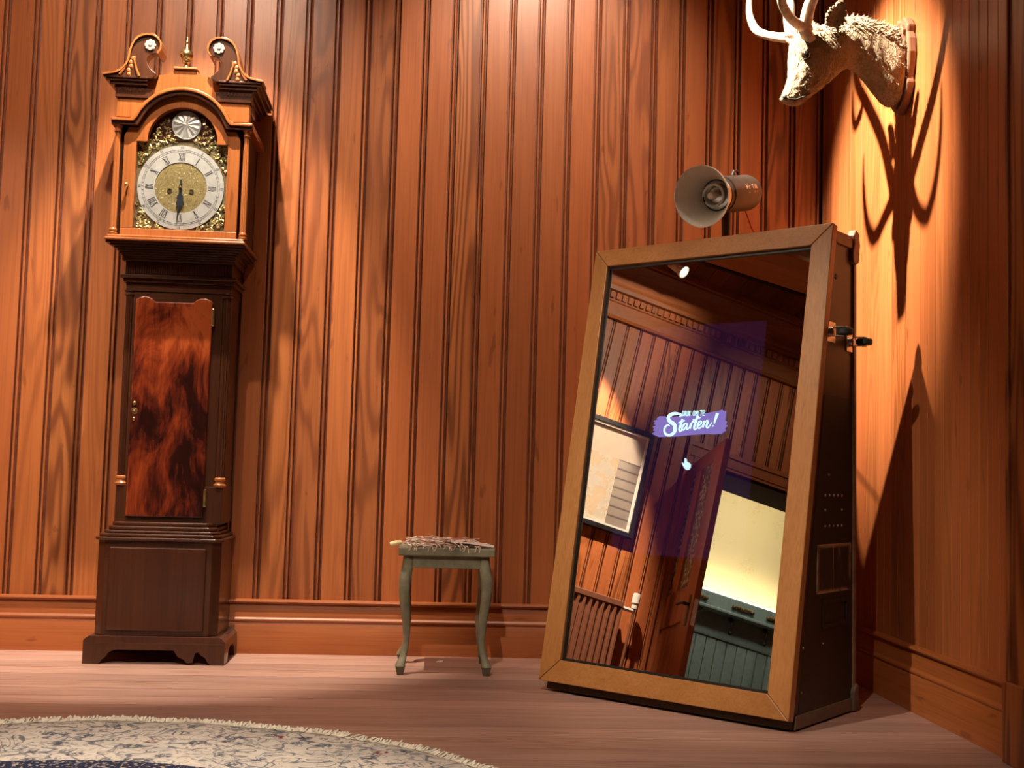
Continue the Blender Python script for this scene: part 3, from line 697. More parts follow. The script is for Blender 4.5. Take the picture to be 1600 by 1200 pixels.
# corner blocks and cornice returns
for sg in (-1, 1):
    f_ = lambda x, z, y, sg=sg: V((CX+sg*x, y, z))
    MB().prism([(0.108, 1.934), (0.232, 1.934), (0.232, 1.968), (0.108, 1.968)], f_, -0.304, -0.262).build('frieze_block', M['mahog'], ck, bevel=0.002)
    MB().prism([(0.112, 1.934), (0.130, 1.918), (0.150, 1.894), (0.164, 1.866), (0.226, 1.866), (0.226, 1.934)], f_, -0.298, -0.262).build('frieze_panel', M['mahog_lt'], ck, bevel=0.002)
    q = MB()
    for i, (ex, z0, z1) in enumerate(((0.226, 1.955, 1.966), (0.236, 1.966, 1.976), (0.250, 1.976, 1.988), (0.262, 1.988, 1.997), (0.270, 1.997, 2.004))):
        yf = -0.300-(ex-0.226)*0.55
        q.add([f_(0.122, z0, yf), f_(ex, z0, yf), f_(ex, z0, -0.012), f_(0.20, z0, -0.012), f_(0.122, z1, yf), f_(ex, z1, yf), f_(ex, z1, -0.012), f_(0.20, z1, -0.012)],
              [(0, 3, 2, 1), (4, 5, 6, 7), (0, 1, 5, 4), (1, 2, 6, 5), (2, 3, 7, 6), (3, 0, 4, 7)])
    for k in range(8): q.prism([(0.135+k*0.013, 1.956), (0.142+k*0.013, 1.956), (0.142+k*0.013, 1.968), (0.135+k*0.013, 1.968)], f_, -0.306, -0.300)
    q.build('cornice', M['mahog'], ck, bevel=0.001)
    sw = [(-1.144, 2.003), (-1.120, 2.007), (-1.098, 2.012), (-1.083, 2.021), (-1.071, 2.032), (-1.062, 2.047), (-1.056, 2.063), (-1.054, 2.080), (-1.051, 2.095), (-1.046, 2.112), (-1.039, 2.127),
          (-1.028, 2.139), (-1.015, 2.146), (-0.995, 2.150), (-0.978, 2.147), (-0.965, 2.138), (-0.956, 2.122), (-0.956, 2.104), (-0.966, 2.088), (-0.984, 2.084), (-0.996, 2.072), (-0.998, 2.060), (-0.994, 2.047),
          (-0.985, 2.034), (-0.975, 2.025), (-0.964, 2.018), (-0.970, 2.004), (-0.983, 1.998), (-1.05, 1.998)]
    sw = [(-(x-CX), z) for x, z in sw]
    s1 = MB().prism(sw, f_, -0.322, -0.285).build('swan_neck', M['mahog'], ck, bevel=0.003)
    tip = sw[:19]; nrm = []
    for i in range(19):
        a_, b_ = V(tip[max(0, i-1)]), V(tip[min(18, i+1)]); d_ = (b_-a_).normalized(); nn_ = V((d_.y, -d_.x))
        nrm.append((tip[i][0]+nn_.x*0.007, tip[i][1]+nn_.y*0.007))
    # moulded lip that follows the scroll
    MB().strip(tip, nrm, f_, -0.330, -0.240).build('scroll_lip', M['mahog_lt'], s1, bevel=0.001)
    # carved acanthus on the neck
    q = MB()
    for k in range(5):
        z = 2.010+k*0.014
        q.sphere(f_(0.185-0.003*k+0.004*(k % 2), z, -0.322), 0.010, 8, sq=(0.8, 0.5, 1.0))
    q.tube([f_(0.150, 2.004, -0.324), f_(0.160, 2.03, -0.325), f_(0.168, 2.06, -0.325), f_(0.165, 2.075, -0.324)], [0.005, 0.004, 0.003, 0.002], 6)
    q.tube([f_(0.215, 2.008, -0.324), f_(0.200, 2.03, -0.325), f_(0.188, 2.06, -0.325), f_(0.182, 2.09, -0.324)], [0.005, 0.004, 0.003, 0.002], 6)
    q.build('carving', M['mahog_lt'], s1, smooth=True)
    # rosette
    q = MB(); cx_, cz_ = 0.117, 2.116
    q.sphere(f_(cx_, cz_, -0.326), 0.008, 10, sq=(1, 0.8, 1))
    for k in range(8):
        a_ = 2*PI*k/8; q.sphere(f_(cx_+0.013*math.cos(a_), cz_+0.013*math.sin(a_), -0.325), 0.0072, 8, sq=(1, 0.6, 1))
    q.build('rosette', M['bone'], s1, smooth=True)
MB().box(CX-0.040, CX+0.040, -0.298, -0.250, 2.046, 2.054).build('finial_block', M['boothwood'], ck, bevel=0.002)
MB().lathe([(0.012, 2.054), (0.010, 2.058), (0.005, 2.064), (0.006, 2.068), (0.013, 2.072), (0.015, 2.078), (0.012, 2.083), (0.017, 2.087), (0.022, 2.095), (0.023, 2.102), (0.020, 2.110), (0.012, 2.117), (0.007, 2.122),
            (0.006, 2.132), (0.004, 2.140), (0.006, 2.144), (0.005, 2.149), (0.002, 2.155), (0.003, 2.160), (0.0, 2.166)], (CX, -0.285, 0), (0, 0, 1), 18).build('finial', M['brass'], ck, smooth=True)

# dial
tdp = NT('matted brass dial plate')
fdp = tdp.noise(tdp.obj(), 260, 4)
tdp.bsdf(tdp.ramp(fdp, [(0.35, (0.12, 0.095, 0.05)), (0.65, (0.34, 0.28, 0.15))]), 0.45, 0.5, bump=fdp, bump_s=0.5)
dp = [(-1.030, 1.478), (-0.714, 1.478), (-0.714, 1.79), (CX+0.125, 1.79)]+[(CX+0.125*math.cos(PI*i/20), AC+0.125*math.sin(PI*i/20)) for i in range(21)]+[(CX-0.125, 1.79), (-1.030, 1.79)]
dial = MB().prism(dp, X2, -0.258, -0.252).build('dial', tdp.m, ck)
DCX, DCZ = -0.876, 1.636
def dc2(x, z, y): return V((DCX+x, y, DCZ+z))
circ = lambda r_, n_=64: [(r_*math.cos(2*PI*i/n_), r_*math.sin(2*PI*i/n_)) for i in range(n_)]
ring_ = MB().strip(circ(0.0895), circ(0.1485), dc2, -0.2625, -0.258, True).build('chapter_ring', M['silver'], ck)
tc = NT('engraved brass centre')
fe = tc.noise(tc.obj(), 55, 3, 0.6, 2.0)
en = tc.step(tc.math('ABSOLUTE', tc.math('SUBTRACT', fe, 0.5)), 0.0, 0.05)
fs_ = tc.noise(tc.obj(), 120, 2)
cc = tc.mix(en, (0.20, 0.16, 0.07), (0.46, 0.38, 0.17))
cc = tc.mix(tc.step(fs_, 0.64, 0.7), cc, (0.85, 0.78, 0.50))
tc.bsdf(cc, 0.42, 0.45, bump=fe, bump_s=0.5)
MB().prism(circ(0.0885), dc2, -0.2605, -0.258).build('dial_centre', tc.m, dial)
# roman numerals and minute ring cut into the chapter ring
q = MB()
ROM = ['XII', 'I', 'II', 'III', 'IV', 'V', 'VI', 'VII', 'VIII', 'IX', 'X', 'XI']
def bar(q, ang, pts, wd):
    """bar in numeral space (x across, y outwards) turned to the hour angle"""
    (x0, y0), (x1, y1) = pts
    d = V((x1-x0, y1-y0)); nn_ = V((-d.y, d.x)).normalized()*wd/2
    cs = []
    for px_, py_ in ((x0+nn_.x, y0+nn_.y), (x0-nn_.x, y0-nn_.y), (x1-nn_.x, y1-nn_.y), (x1+nn_.x, y1+nn_.y)):
        cs.append((px_*math.cos(ang)+py_*math.sin(ang), -px_*math.sin(ang)+py_*math.cos(ang)))
    q.prism(cs, dc2, -0.2632, -0.2624)
for h in range(12):
    q = MB()
    ang = 2*PI*h/12; txt = ROM[h]
    wds = {'I': 0.0062, 'V': 0.0125, 'X': 0.0125}
    tot = sum(wds[c] for c in txt); x = -tot/2; y0, y1 = 0.0945, 0.1205
    for c in txt:
        wd = wds[c]
        if c == 'I': bar(q, ang, ((x+wd/2, y0), (x+wd/2, y1)), 0.0026)
        elif c == 'V': bar(q, ang, ((x+0.0015, y1), (x+wd/2, y0)), 0.0028); bar(q, ang, ((x+wd-0.0015, y1), (x+wd/2, y0)), 0.0012)
        else: bar(q, ang, ((x+0.0015, y1), (x+wd-0.0015, y0)), 0.0028); bar(q, ang, ((x+wd-0.0015, y1), (x+0.0015, y0)), 0.0012)
        x += wd
    bar(q, ang, ((-tot/2, y0), (tot/2, y0)), 0.0008); bar(q, ang, ((-tot/2, y1), (tot/2, y1)), 0.0008)
    q.build('hour_numeral', M['ink'], ring_)
q = MB()
for r_ in (0.1275, 0.1335): q.strip(circ(r_), circ(r_+0.0007), dc2, -0.2630, -0.2624, True)
for k in range(60): bar(q, 2*PI*k/60, ((0, 0.1278), (0, 0.1335)), 0.0008)
stuff(q.build('minute_track', M['ink'], ring_))
# minute figures 5..60
def glyph(txt, size, mat, name, parent, place):
    """flat lettering from the built-in font, as thin geometry; place(x, y, d) -> point"""
    cu = bpy.data.curves.new('text', 'FONT'); cu.body = txt; cu.size = size; cu.align_x = 'CENTER'; cu.align_y = 'CENTER'; cu.resolution_u = 3
    o = bpy.data.objects.new('text', cu)
    COL.objects.link(o); dg = bpy.context.evaluated_depsgraph_get(); me = bpy.data.meshes.new_from_object(o.evaluated_get(dg)); bpy.data.objects.remove(o); bpy.data.curves.remove(cu)
    vs = [place(v_.co.x, v_.co.y, 0) for v_ in me.vertices]; fs = [tuple(p.vertices) for p in me.polygons]
    bpy.data.meshes.remove(me)
    return vs, fs
q = MB()
for k in range(12):
    ang = 2*PI*(k+1)/12; t_ = str((k+1)*5)
    vs, fs = glyph(t_, 0.0125, None, '', None, lambda x, y, d, ang=ang: dc2(x*math.cos(ang)+(y+0.1410)*math.sin(ang), -x*math.sin(ang)+(y+0.1410)*math.cos(ang), -0.2630))
    q.add(vs, fs)
stuff(q.build('minute_figures', M['ink'], ring_))
# cast spandrels: scrolled foliage in the corners and the arch
def scrolls(cx, cz, spread, n, size, keep):
    q = MB(); r_ = random.Random(int(cx*1000)+int(cz*700))
    tries = 0
    while n and tries < 900:
        tries += 1
        x = cx+r_.uniform(-spread, spread); z = cz+r_.uniform(-spread, spread)
        if not keep(x, z): continue
        a0 = r_.uniform(0, 2*PI); s_ = r_.choice((-1, 1)); R_ = size*r_.uniform(0.6, 1.1); pts = []
        for i in range(9):
            t_ = i/8; a_ = a0+s_*t_*4.6; rr = R_*(1-0.72*t_)
            pts.append((x+rr*math.cos(a_), -0.2600-0.002*t_, z+rr*math.sin(a_)))
        q.tube(pts, [0.0016+0.0014*i/8 for i in range(9)], 5); n -= 1
    return q
for sx, sz in ((-1, -1), (1, -1), (-1, 1), (1, 1)):
    keep = lambda x, z: (x-DCX)**2+(z-DCZ)**2 > 0.156**2 and -1.022 < x < -0.722 and 1.486 < z < 1.80
    scrolls(DCX+sx*0.125, DCZ+sz*0.125, 0.07, 46, 0.0085, keep).build('spandrel', M['gilt'], dial, smooth=True)
MCX, MCZ = -0.866, 1.857
for sg in (-1, 1):
    keep = lambda x, z: (x-MCX)**2+(z-MCZ)**2 > 0.055**2 and (x-CX)**2+(z-AC)**2 < 0.108**2 and z > 1.80 and (x-MCX)*sg > 0.012
    scrolls(CX+sg*0.055, 1.845, 0.07, 34, 0.0085, keep).build('spandrel', M['gilt'], dial, smooth=True)
# silvered boss in the arch: fan of shallow facets
q = MB(); n_ = 24; vs = [(MCX, -0.272, MCZ)]
for k in range(n_):
    a_ = 2*PI*k/n_; vs.append((MCX+0.045*math.cos(a_), -0.2620-(0.0035 if k % 2 else 0.0), MCZ+0.045*math.sin(a_)))
q.add(vs, [(0, 1+k, 1+(k+1) % n_) for k in range(n_)])
q.strip([(MCX-CX+0.045*math.cos(2*PI*i/32), 0.045*math.sin(2*PI*i/32)) for i in range(32)], [(MCX-CX+0.050*math.cos(2*PI*i/32), 0.050*math.sin(2*PI*i/32)) for i in range(32)], lambda x, z, y: V((CX+x, y, MCZ+z)), -0.264, -0.258, True)
q.build('arch_boss', M['silver'], dial)
# winding holes
for x in (-0.0375, 0.0375):
    q = MB().strip(circ(0.0045, 20), circ(0.0085, 20), lambda a_, b_, y, x=x: V((DCX+x+a_, y, DCZ-0.012+b_)), -0.2625, -0.2600, True)
    o = q.build('winding_hole', M['brass'], dial, smooth=True)
    MB().prism(circ(0.0045, 20), lambda a_, b_, y, x=x: V((DCX+x+a_, y, DCZ-0.012+b_)), -0.2610, -0.2600).build('bore', M['ink'], o)
# hands
q = MB().prism([(-0.004, 0.012), (0.004, 0.012), (0.006, -0.006), (0.0035, -0.022), (0.010, -0.030), (0.0125, -0.040), (0.006, -0.047), (0.013, -0.053), (0.014, -0.062), (0.004, -0.067), (0.0, -0.084),
                (-0.004, -0.067), (-0.014, -0.062), (-0.013, -0.053), (-0.006, -0.047), (-0.0125, -0.040), (-0.010, -0.030), (-0.0035, -0.022), (-0.006, -0.006)], dc2, -0.2665, -0.2650)
q.build('hour_hand', M['blue_steel'], dial)
q = MB().prism([(-0.002, 0.028), (0.002, 0.028), (0.004, 0.020), (0.002, 0.008), (0.0025, -0.03), (0.0045, -0.060), (0.002, -0.09), (0.0008, -0.122), (-0.0008, -0.122), (-0.002, -0.09), (-0.0045, -0.060), (-0.0025, -0.03), (-0.002, 0.008), (-0.004, 0.020)],
                lambda x, z, y: dc2(x*math.cos(0.06)+z*math.sin(0.06), -x*math.sin(0.06)+z*math.cos(0.06), y), -0.2690, -0.2678)
q.build('minute_hand', M['blue_steel'], dial)
MB().lathe([(0.006, 0), (0.006, 0.003), (0.003, 0.009), (0.0, 0.010)], (DCX, -0.2625, DCZ), (0, -1, 0), 12).build('hand_boss', M['brass'], dial, smooth=True)

# ================================================================== stool and the straw on it
st = thing('stool', 'small grey-green painted wooden stool with curved cabriole legs', 'stool', (0.085, -0.27, 0))
SX0, SX1, SY0, SY1 = -0.075, 0.248, -0.415, -0.135
MB().box(SX0, SX1, SY0, SY1, 0.393, 0.4215).build('seat', M['stool'], st, bevel=0.004)
ax0, ax1, ay0, ay1 = SX0+0.018, SX1-0.018, SY0+0.018, SY1-0.018
for nm, b in (('apron', (ax0+0.03, ax1-0.03, ay0, ay0+0.016)), ('apron', (ax0+0.03, ax1-0.03, ay1-0.016, ay1)), ('apron', (ax0, ax0+0.016, ay0+0.03, ay1-0.03)), ('apron', (ax1-0.016, ax1, ay0+0.03, ay1-0.03))):
    MB().box(b[0], b[1], b[2], b[3], 0.352, 0.394).build(nm, M['stool'], st, bevel=0.002)
def leg(cx, cy, sx, sy):
    # (height, outward offset of centre, half width): cabriole curve read from the photograph
    pr = [(0.394, 0.000, 0.0165), (0.372, 0.001, 0.0185), (0.352, 0.003, 0.0195), (0.330, 0.008, 0.0195), (0.305, 0.011, 0.0190), (0.270, 0.011, 0.0180), (0.235, 0.008, 0.0165), (0.195, 0.003, 0.0150), (0.155, 0.000, 0.0130),
          (0.115, -0.001, 0.0110), (0.085, 0.001, 0.0100), (0.062, 0.006, 0.0110), (0.045, 0.012, 0.0140), (0.034, 0.016, 0.0165), (0.028, 0.017, 0.0170)]
    q = MB(); vs = []; 
    for z, o_, h in pr:
        x, y = cx+sx*o_, cy+sy*o_
        c = 0.45*h
        vs += [(x-h, y-h+c, z), (x-h+c, y-h, z), (x+h-c, y-h, z), (x+h, y-h+c, z), (x+h, y+h-c, z), (x+h-c, y+h, z), (x-h+c, y+h, z), (x-h, y+h-c, z)]
    fs = [(i*8+k, i*8+(k+1) % 8, (i+1)*8+(k+1) % 8, (i+1)*8+k) for i in range(len(pr)-1) for k in range(8)]
    q.add(vs, fs+[tuple(range(8)), tuple(range((len(pr)-1)*8, len(pr)*8))])
    l_ = q.build('leg', M['stool'], st, smooth=True, angle=60)
    x, y = cx+sx*0.016, cy+sy*0.016
    q = MB().add([(x-.0165, y-.0165, .029), (x+.0165, y-.0165, .029), (x+.0165, y+.0165, .029), (x-.0165, y+.0165, .029), (x-.010, y-.010, 0), (x+.010, y-.010, 0), (x+.010, y+.010, 0), (x-.010, y+.010, 0)],
                 [(0, 1, 2, 3), (4, 7, 6, 5), (0, 4, 5, 1), (1, 5, 6, 2), (2, 6, 7, 3), (3, 7, 4, 0)])
    q.build('foot', M['stool_dk'], l_, bevel=0.001)
for sx, cx in ((-1, ax0+0.0165), (1, ax1-0.0165)):
    for sy, cy in ((-1, ay0+0.0165), (1, ay1-0.0165)): leg(cx, cy, sx, sy)
zt = 0.4216
sb = thing('stalk_bundle', 'bundle of dry pink stalks and shreds with pale cut end, lying on stool seat', 'stalks', (0.08, -0.33, zt))
q = MB()
for k in range(150):
    x = rnd.uniform(-0.055, 0.16); y = rnd.uniform(-0.40, -0.22); a_ = rnd.gauss(0, 0.5); L_ = rnd.uniform(0.03, 0.09); h0 = rnd.uniform(0.003, 0.022)
    if x+L_ > 0.235: continue
    p0 = V((x, y, zt+h0)); p1 = p0+V((L_*0.5*math.cos(a_), L_*0.5*math.sin(a_), rnd.uniform(-0.003, 0.008))); p2 = p0+V((L_*math.cos(a_), L_*math.sin(a_)*0.8, rnd.uniform(-0.012, 0.004)))
    p1.z = max(p1.z, zt+0.003); p2.z = max(p2.z, zt+0.002)
    q.tube([p0, p1, p2], [0.0020, 0.0026, 0.0012], 5)
for k in range(26):   # shreds hanging over the front edge
    x = rnd.uniform(-0.045, 0.20); y = -0.412-rnd.uniform(0.001, 0.004)
    p0 = V((x-0.006, -0.395, zt+0.008)); p1 = V((x, y-0.004, zt+0.004)); p2 = V((x+rnd.uniform(-0.010, 0.010), y-0.005, zt-rnd.uniform(0.004, 0.016)))
    q.tube([p0, p1, p2], [0.0022, 0.0020, 0.0012], 5)
stuff(q.build('straw', M['straw'], sb, smooth=True))
for pts in ([(-0.052, -0.30, zt+0.028), (-0.045, -0.30, zt+0.020), (0.02, -0.31, zt+0.020), (0.09, -0.33, zt+0.024), (0.16, -0.34, zt+0.028)], [(0.02, -0.36, zt+0.012), (0.08, -0.35, zt+0.024), (0.13, -0.34, zt+0.027), (0.17, -0.33, zt+0.026)],
            [(-0.06, -0.35, zt+0.008), (0.0, -0.35, zt+0.013), (0.10, -0.36, zt+0.015)], [(0.06, -0.39, zt+0.008), (0.09, -0.37, zt+0.022), (0.12, -0.36, zt+0.024)]):
    MB().tube(pts, [0.0022]+[0.0030]*(len(pts)-2)+[0.0018], 6).build('stalk', M['straw_red'], sb, smooth=True)
MB().tube([(-0.104, -0.378, zt+0.004), (-0.086, -0.376, zt+0.010), (-0.067, -0.372, zt+0.012)], [0.0085, 0.0088, 0.0075], 9).build('cut_end', M['cutend'], sb, smooth=True, angle=50)
q = MB(); 
top = [(0.100, zt+0.0205), (0.13, zt+0.021), (0.17, zt+0.018), (0.21, zt+0.012), (0.245, zt+0.006)]
wdt = [0.012, 0.030, 0.034, 0.024, 0.002]
vs = []
for (x, z), w_ in zip(top, wdt):
    vs += [(x, -0.375-w_, z-0.004), (x, -0.375, z+0.004), (x, -0.375+w_, z-0.002), (x, -0.375, z-0.005)]
q.add(vs, [(i*4+k, i*4+(k+1) % 4, (i+1)*4+(k+1) % 4, (i+1)*4+k) for i in range(4) for k in range(4)]+[(0, 1, 2, 3), (16, 19, 18, 17)])
q.build('dry_blade', M['straw_gy'], sb, smooth=True)
q = MB().add([(0.062, -0.145, 0.0006), (0.088, -0.150, 0.0010), (0.092, -0.128, 0.0040), (0.07, -0.125, 0.0012), (0.078, -0.137, 0.006)], [(0, 1, 4), (1, 2, 4), (2, 3, 4), (3, 0, 4), (3, 2, 1, 0)])
tag(q.build('paper_scrap', M['straw_gy']), 'tiny pinkish paper scrap on the floor under the stool', 'scrap')

# ================================================================== rug
RC = V((-0.745, -2.33, 0)); RR = 1.125
rg = thing('rug', 'cream oriental rug with blue scrolling flowers and fringed curved edge', 'rug', RC)
tr = NT('woven floral rug')
po = tr.vmath('SUBTRACT', tr.obj(), (RC.x, RC.y, 0))
rad_ = tr.vmath('LENGTH', po)
warp = tr.noise(po, 7, 2)
vn = tr.n('ShaderNodeTexNoise'); tr.put(vn.inputs['Vector'], po); vn.inputs['Scale'].default_value = 7.5; vn.inputs['Detail'].default_value = 1.0; vn.inputs['Distortion'].default_value = 2.2
vine = tr.math('SUBTRACT', 1.0, tr.step(tr.math('ABSOLUTE', tr.math('SUBTRACT', vn.outputs[0], 0.5)), 0.010, 0.030))
lv = tr.noise(po, 26, 2, 0.5, 1.8)
leaf_ = tr.math('MULTIPLY', tr.step(lv, 0.55, 0.60), tr.step(tr.noise(po, 5, 1), 0.36, 0.50))
vn2 = tr.noise(po, 19, 2, 0.5, 1.0)
vine2 = tr.math('SUBTRACT', 1.0, tr.step(tr.math('ABSOLUTE', tr.math('SUBTRACT', vn2, 0.52)), 0.008, 0.03))
vo = tr.n('ShaderNodeTexVoronoi'); tr.put(vo.inputs['Vector'], po); vo.inputs['Scale'].default_value = 13
dots = tr.math('SUBTRACT', 1.0, tr.step(vo.outputs['Distance'], 0.22, 0.32))
petal = tr.noise(po, 95, 2)
flower = tr.math('MULTIPLY', dots, tr.step(petal, 0.42, 0.5))
vo2 = tr.n('ShaderNodeTexVoronoi'); tr.put(vo2.inputs['Vector'], po); vo2.inputs['Scale'].default_value = 6.5
reds = tr.math('SUBTRACT', 1.0, tr.step(vo2.outputs['Distance'], 0.10, 0.14))
cgr = tr.mix(tr.step(warp, 0.4, 0.6), (0.62, 0.58, 0.54), (0.54, 0.51, 0.48))
c_ = tr.mix(tr.math('MULTIPLY', vine2, 0.5), cgr, (0.20, 0.20, 0.21))
c_ = tr.mix(tr.math('MULTIPLY', leaf_, 0.75), c_, (0.16, 0.18, 0.22))
c_ = tr.mix(tr.math('MULTIPLY', vine, 0.8), c_, (0.075, 0.095, 0.135))
c_ = tr.mix(tr.math('MULTIPLY', flower, 0.85), c_, (0.05, 0.06, 0.10))
c_ = tr.mix(tr.math('MULTIPLY', reds, tr.step(petal, 0.45, 0.55)), c_, (0.20, 0.02, 0.02))
bandn = tr.math('MULTIPLY', tr.step(rad_, 0.63, 0.635), tr.math('SUBTRACT', 1.0, tr.step(rad_, 0.71, 0.715)))
c_ = tr.mix(bandn, c_, tr.mix(tr.step(petal, 0.55, 0.62), (0.018, 0.025, 0.06), (0.35, 0.30, 0.24)))
c_ = tr.mix(tr.step(rad_, 1.10, 1.12), c_, (0.62, 0.56, 0.47))
pile = tr.noise(po, 420, 2)
tr.bsdf(c_, 0.95, 0, 0.1, bump=pile, bump_s=0.5, bump_d=0.003)
n_ = 160
vs = []
for r_, z in ((0.0, 0.012), (0.4, 0.012), (0.8, 0.012), (1.1, 0.012), (RR-0.004, 0.010), (RR, 0.006), (RR, 0.0)):
    for k in range(n_):
        a_ = 2*PI*k/n_; wv = 1+0.004*math.sin(a_*9)+0.003*math.sin(a_*23+1); vs.append((RC.x+r_*wv*math.cos(a_), RC.y+r_*wv*math.sin(a_), z))
MB().add(vs, [(i*n_+k, i*n_+(k+1) % n_, (i+1)*n_+(k+1) % n_, (i+1)*n_+k) for i in range(6) for k in range(n_)]).build('pile', tr.m, rg, smooth=True)
q = MB()
for k in range(6200):
    a_ = 2*PI*k/6200+rnd.uniform(-.002, .002); wv = 1+0.004*math.sin(a_*9)+0.003*math.sin(a_*23+1)
    L_ = rnd.uniform(0.024, 0.046)*(1+0.25*math.sin(a_*31)*math.sin(a_*7)); tw = rnd.gauss(0, 0.35)
    d_ = V((math.cos(a_+tw), math.sin(a_+tw), 0)); e_ = V((-d_.y, d_.x, 0))*0.0022
    p0 = RC+V((math.cos(a_), math.sin(a_), 0))*(RR*wv-0.012)+V((0, 0, rnd.uniform(0.009, 0.014))); p1 = p0+d_*L_*0.55+V((0, 0, rnd.uniform(0.0, 0.010))); p2 = p0+d_*L_; p2.z = rnd.uniform(0.001, 0.009)
    q.add([p0-e_, p0+e_, p1-e_, p1+e_, p2, p1-V((0, 0, 0.003))], [(0, 1, 3, 2), (2, 3, 4), (0, 2, 5), (1, 5, 3), (2, 4, 5), (5, 4, 3)])
stuff(q.build('fringe', M['fringe'], rg))

# ================================================================== mirror booth
BLp = V((0.37850569, -0.65851798, 0.033)); BU = V((0.73049764, -0.68291522, 0)); BV = V((0.12439071, 0.13305769, 0.98327138)); BN = V((-0.67149099, -0.71827742, 0.18214663))
BH = V((-0.68291522, -0.73049764, 0))
def BP(a, b, c): return BLp + BU*a + BV*b + BN*c          # on the leaning front: across, up, out
def BS(k, z, a): return BLp + BU*a - BH*k + V((0, 0, z-0.033))   # body: depth behind the front foot, height, across
bo = thing('mirror_booth', 'tall leaning mirror booth with brown wooden frame and black case', 'mirror', (0.95, -0.75, 0))
oc = [(0.0, 0.0024), (0.8463, 0.0026), (0.8478, 1.4298), (0.0013, 1.4228)]       # BL BR TR TL
ic = [(0.0731, 0.0724), (0.7776, 0.0669), (0.7827, 1.3657), (0.0569, 1.3651)]
for i in range(4):
    j = (i+1) % 4; g = 0.0006
    a0, a1, b1, b0 = V(oc[i]), V(oc[j]), V(ic[j]), V(ic[i])
    d = (a1-a0).normalized()*g
    poly = [tuple(a0+d), tuple(a1-d), tuple(b1-d), tuple(b0+d)]
    MB().prism(poly, BP, -0.032, 0.0).build('frame_rail', M['boothwood'] if i in (1, 3) else M['boothwood_x'], bo, bevel=0.0025)
ctr = V((0.42, 0.715)); icv = [V(p) for p in ic]
inn = [tuple(p+(ctr-p).normalized()*0.009) for p in icv]; ino = [tuple(p-(ctr-p).normalized()*0.012) for p in icv]
MB().strip(inn, ino, BP, -0.030, -0.0125, True).build('bezel', M['black'], bo)
tm = NT('half silvered mirror over a screen')
gl = tm.n('ShaderNodeBsdfGlossy'); gl.inputs[0].default_value = (0.66, 0.62, 0.60, 1); gl.inputs[1].default_value = 0.0
pr_ = tm.vmath('SUBTRACT', tm.obj(), tuple(BLp))
mu = tm.vmath('DOT_PRODUCT', pr_, tuple(BU)); mv = tm.vmath('DOT_PRODUCT', pr_, tuple(BV))
edge_ = lambda f, a, b: tm.math('MULTIPLY', tm.math('GREATER_THAN', f, a), tm.math('LESS_THAN', f, b))
mask = tm.math('MULTIPLY', edge_(mu, 0.195, 0.655), edge_(mv, 0.42, 1.145))
em = tm.n('ShaderNodeEmission'); em.inputs[0].default_value = (0.45, 0.18, 1.0, 1); tm.put(em.inputs[1], tm.math('MULTIPLY', mask, 0.012))
ad = tm.n('ShaderNodeAddShader'); tm.t.links.new(gl.outputs[0], ad.inputs[0]); tm.t.links.new(em.outputs[0], ad.inputs[1]); tm.t.links.new(ad.outputs[0], tm.out.inputs[0])
pane = MB().prism([tuple(p-(ctr-p).normalized()*0.010) for p in icv], BP, -0.024, -0.018).build('mirror_pane', tm.m, bo)
# screen prompt shining through the mirror
def SCR(x, y, h=0.0):
    """design units of the prompt artwork -> pane"""
    px, py = x/10-54, y/10-24
    return BP(0.382+0.002226*px+0.00024*py, 0.8607-0.0000195*px-0.00203*py, -0.0165+h)
br = [(250, 288), (205, 320), (225, 335), (150, 362), (185, 385), (160, 410), (195, 430), (140, 455), (168, 475), (150, 510), (185, 530), (128, 562), (190, 590), (240, 612), (480, 602), (760, 572), (1000, 552), (1110, 556), (1230, 548),
      (1255, 520), (1300, 498), (1282, 470), (1296, 445), (1330, 428), (1290, 405), (1315, 370), (1285, 340), (1300, 200), (1270, 205), (1240, 180), (1180, 205), (1000, 236), (760, 268), (600, 284), (420, 300), (330, 285)]
MB().prism(br, lambda x, y, c: SCR(x, y, c), 0.0, 0.0006).build('brush_stroke', mat_emit('violet screen glow', (0.20, 0.14, 0.42), 1.0, 0.82), pane)
q = MB()
def stroke(pts, wd):
    """brush-lettered stroke: flat ribbon of varying width through smoothed points"""
    P = [V(p) for p in pts]; out = []; ws = []
    for i in range(len(P)-1):
        p0, p1, p2, p3 = P[max(0, i-1)], P[i], P[i+1], P[min(len(P)-1, i+2)]
        for t_ in (0, .25, .5, .75):
            out.append(0.5*((2*p1)+(p2-p0)*t_+(2*p0-5*p1+4*p2-p3)*t_*t_+(3*p1-p0-3*p2+p3)*t_**3)); ws.append(wd[i]*(1-t_)+wd[i+1]*t_)
    out.append(P[-1]); ws.append(wd[-1])
    A_, B_ = [], []
    for i, p in enumerate(out):
        d = (out[min(i+1, len(out)-1)]-out[max(i-1, 0)]); d = d.normalized() if d.length > 1e-6 else V((1, 0)); n_ = V((-d.y, d.x))*ws[i]/2
        A_.append(tuple(p+n_)); B_.append(tuple(p-n_))
    q.strip(A_, B_, lambda x, y, c: SCR(x, y, c), 0.0012, 0.0016)
stroke([(585, 300), (598, 262), (560, 246), (500, 240), (430, 262), (400, 315), (425, 365), (490, 410), (512, 470), (490, 545), (420, 585), (360, 565), (338, 510), (352, 455), (395, 425), (425, 440)], [22, 34, 34, 40, 46, 52, 58, 62, 62, 50, 38, 36, 32, 28, 24, 14])
stroke([(628, 335), (600, 420), (578, 490), (592, 522), (628, 490)], [34, 34, 32, 26, 12]); stroke([(560, 392), (610, 372), (668, 352)], [18, 24, 16])
stroke([(706, 405), (665, 405), (628, 450), (622, 492), (650, 495), (690, 440), (708, 400), (692, 460), (705, 490), (735, 455)], [20, 24, 30, 28, 24, 22, 26, 28, 22, 12])
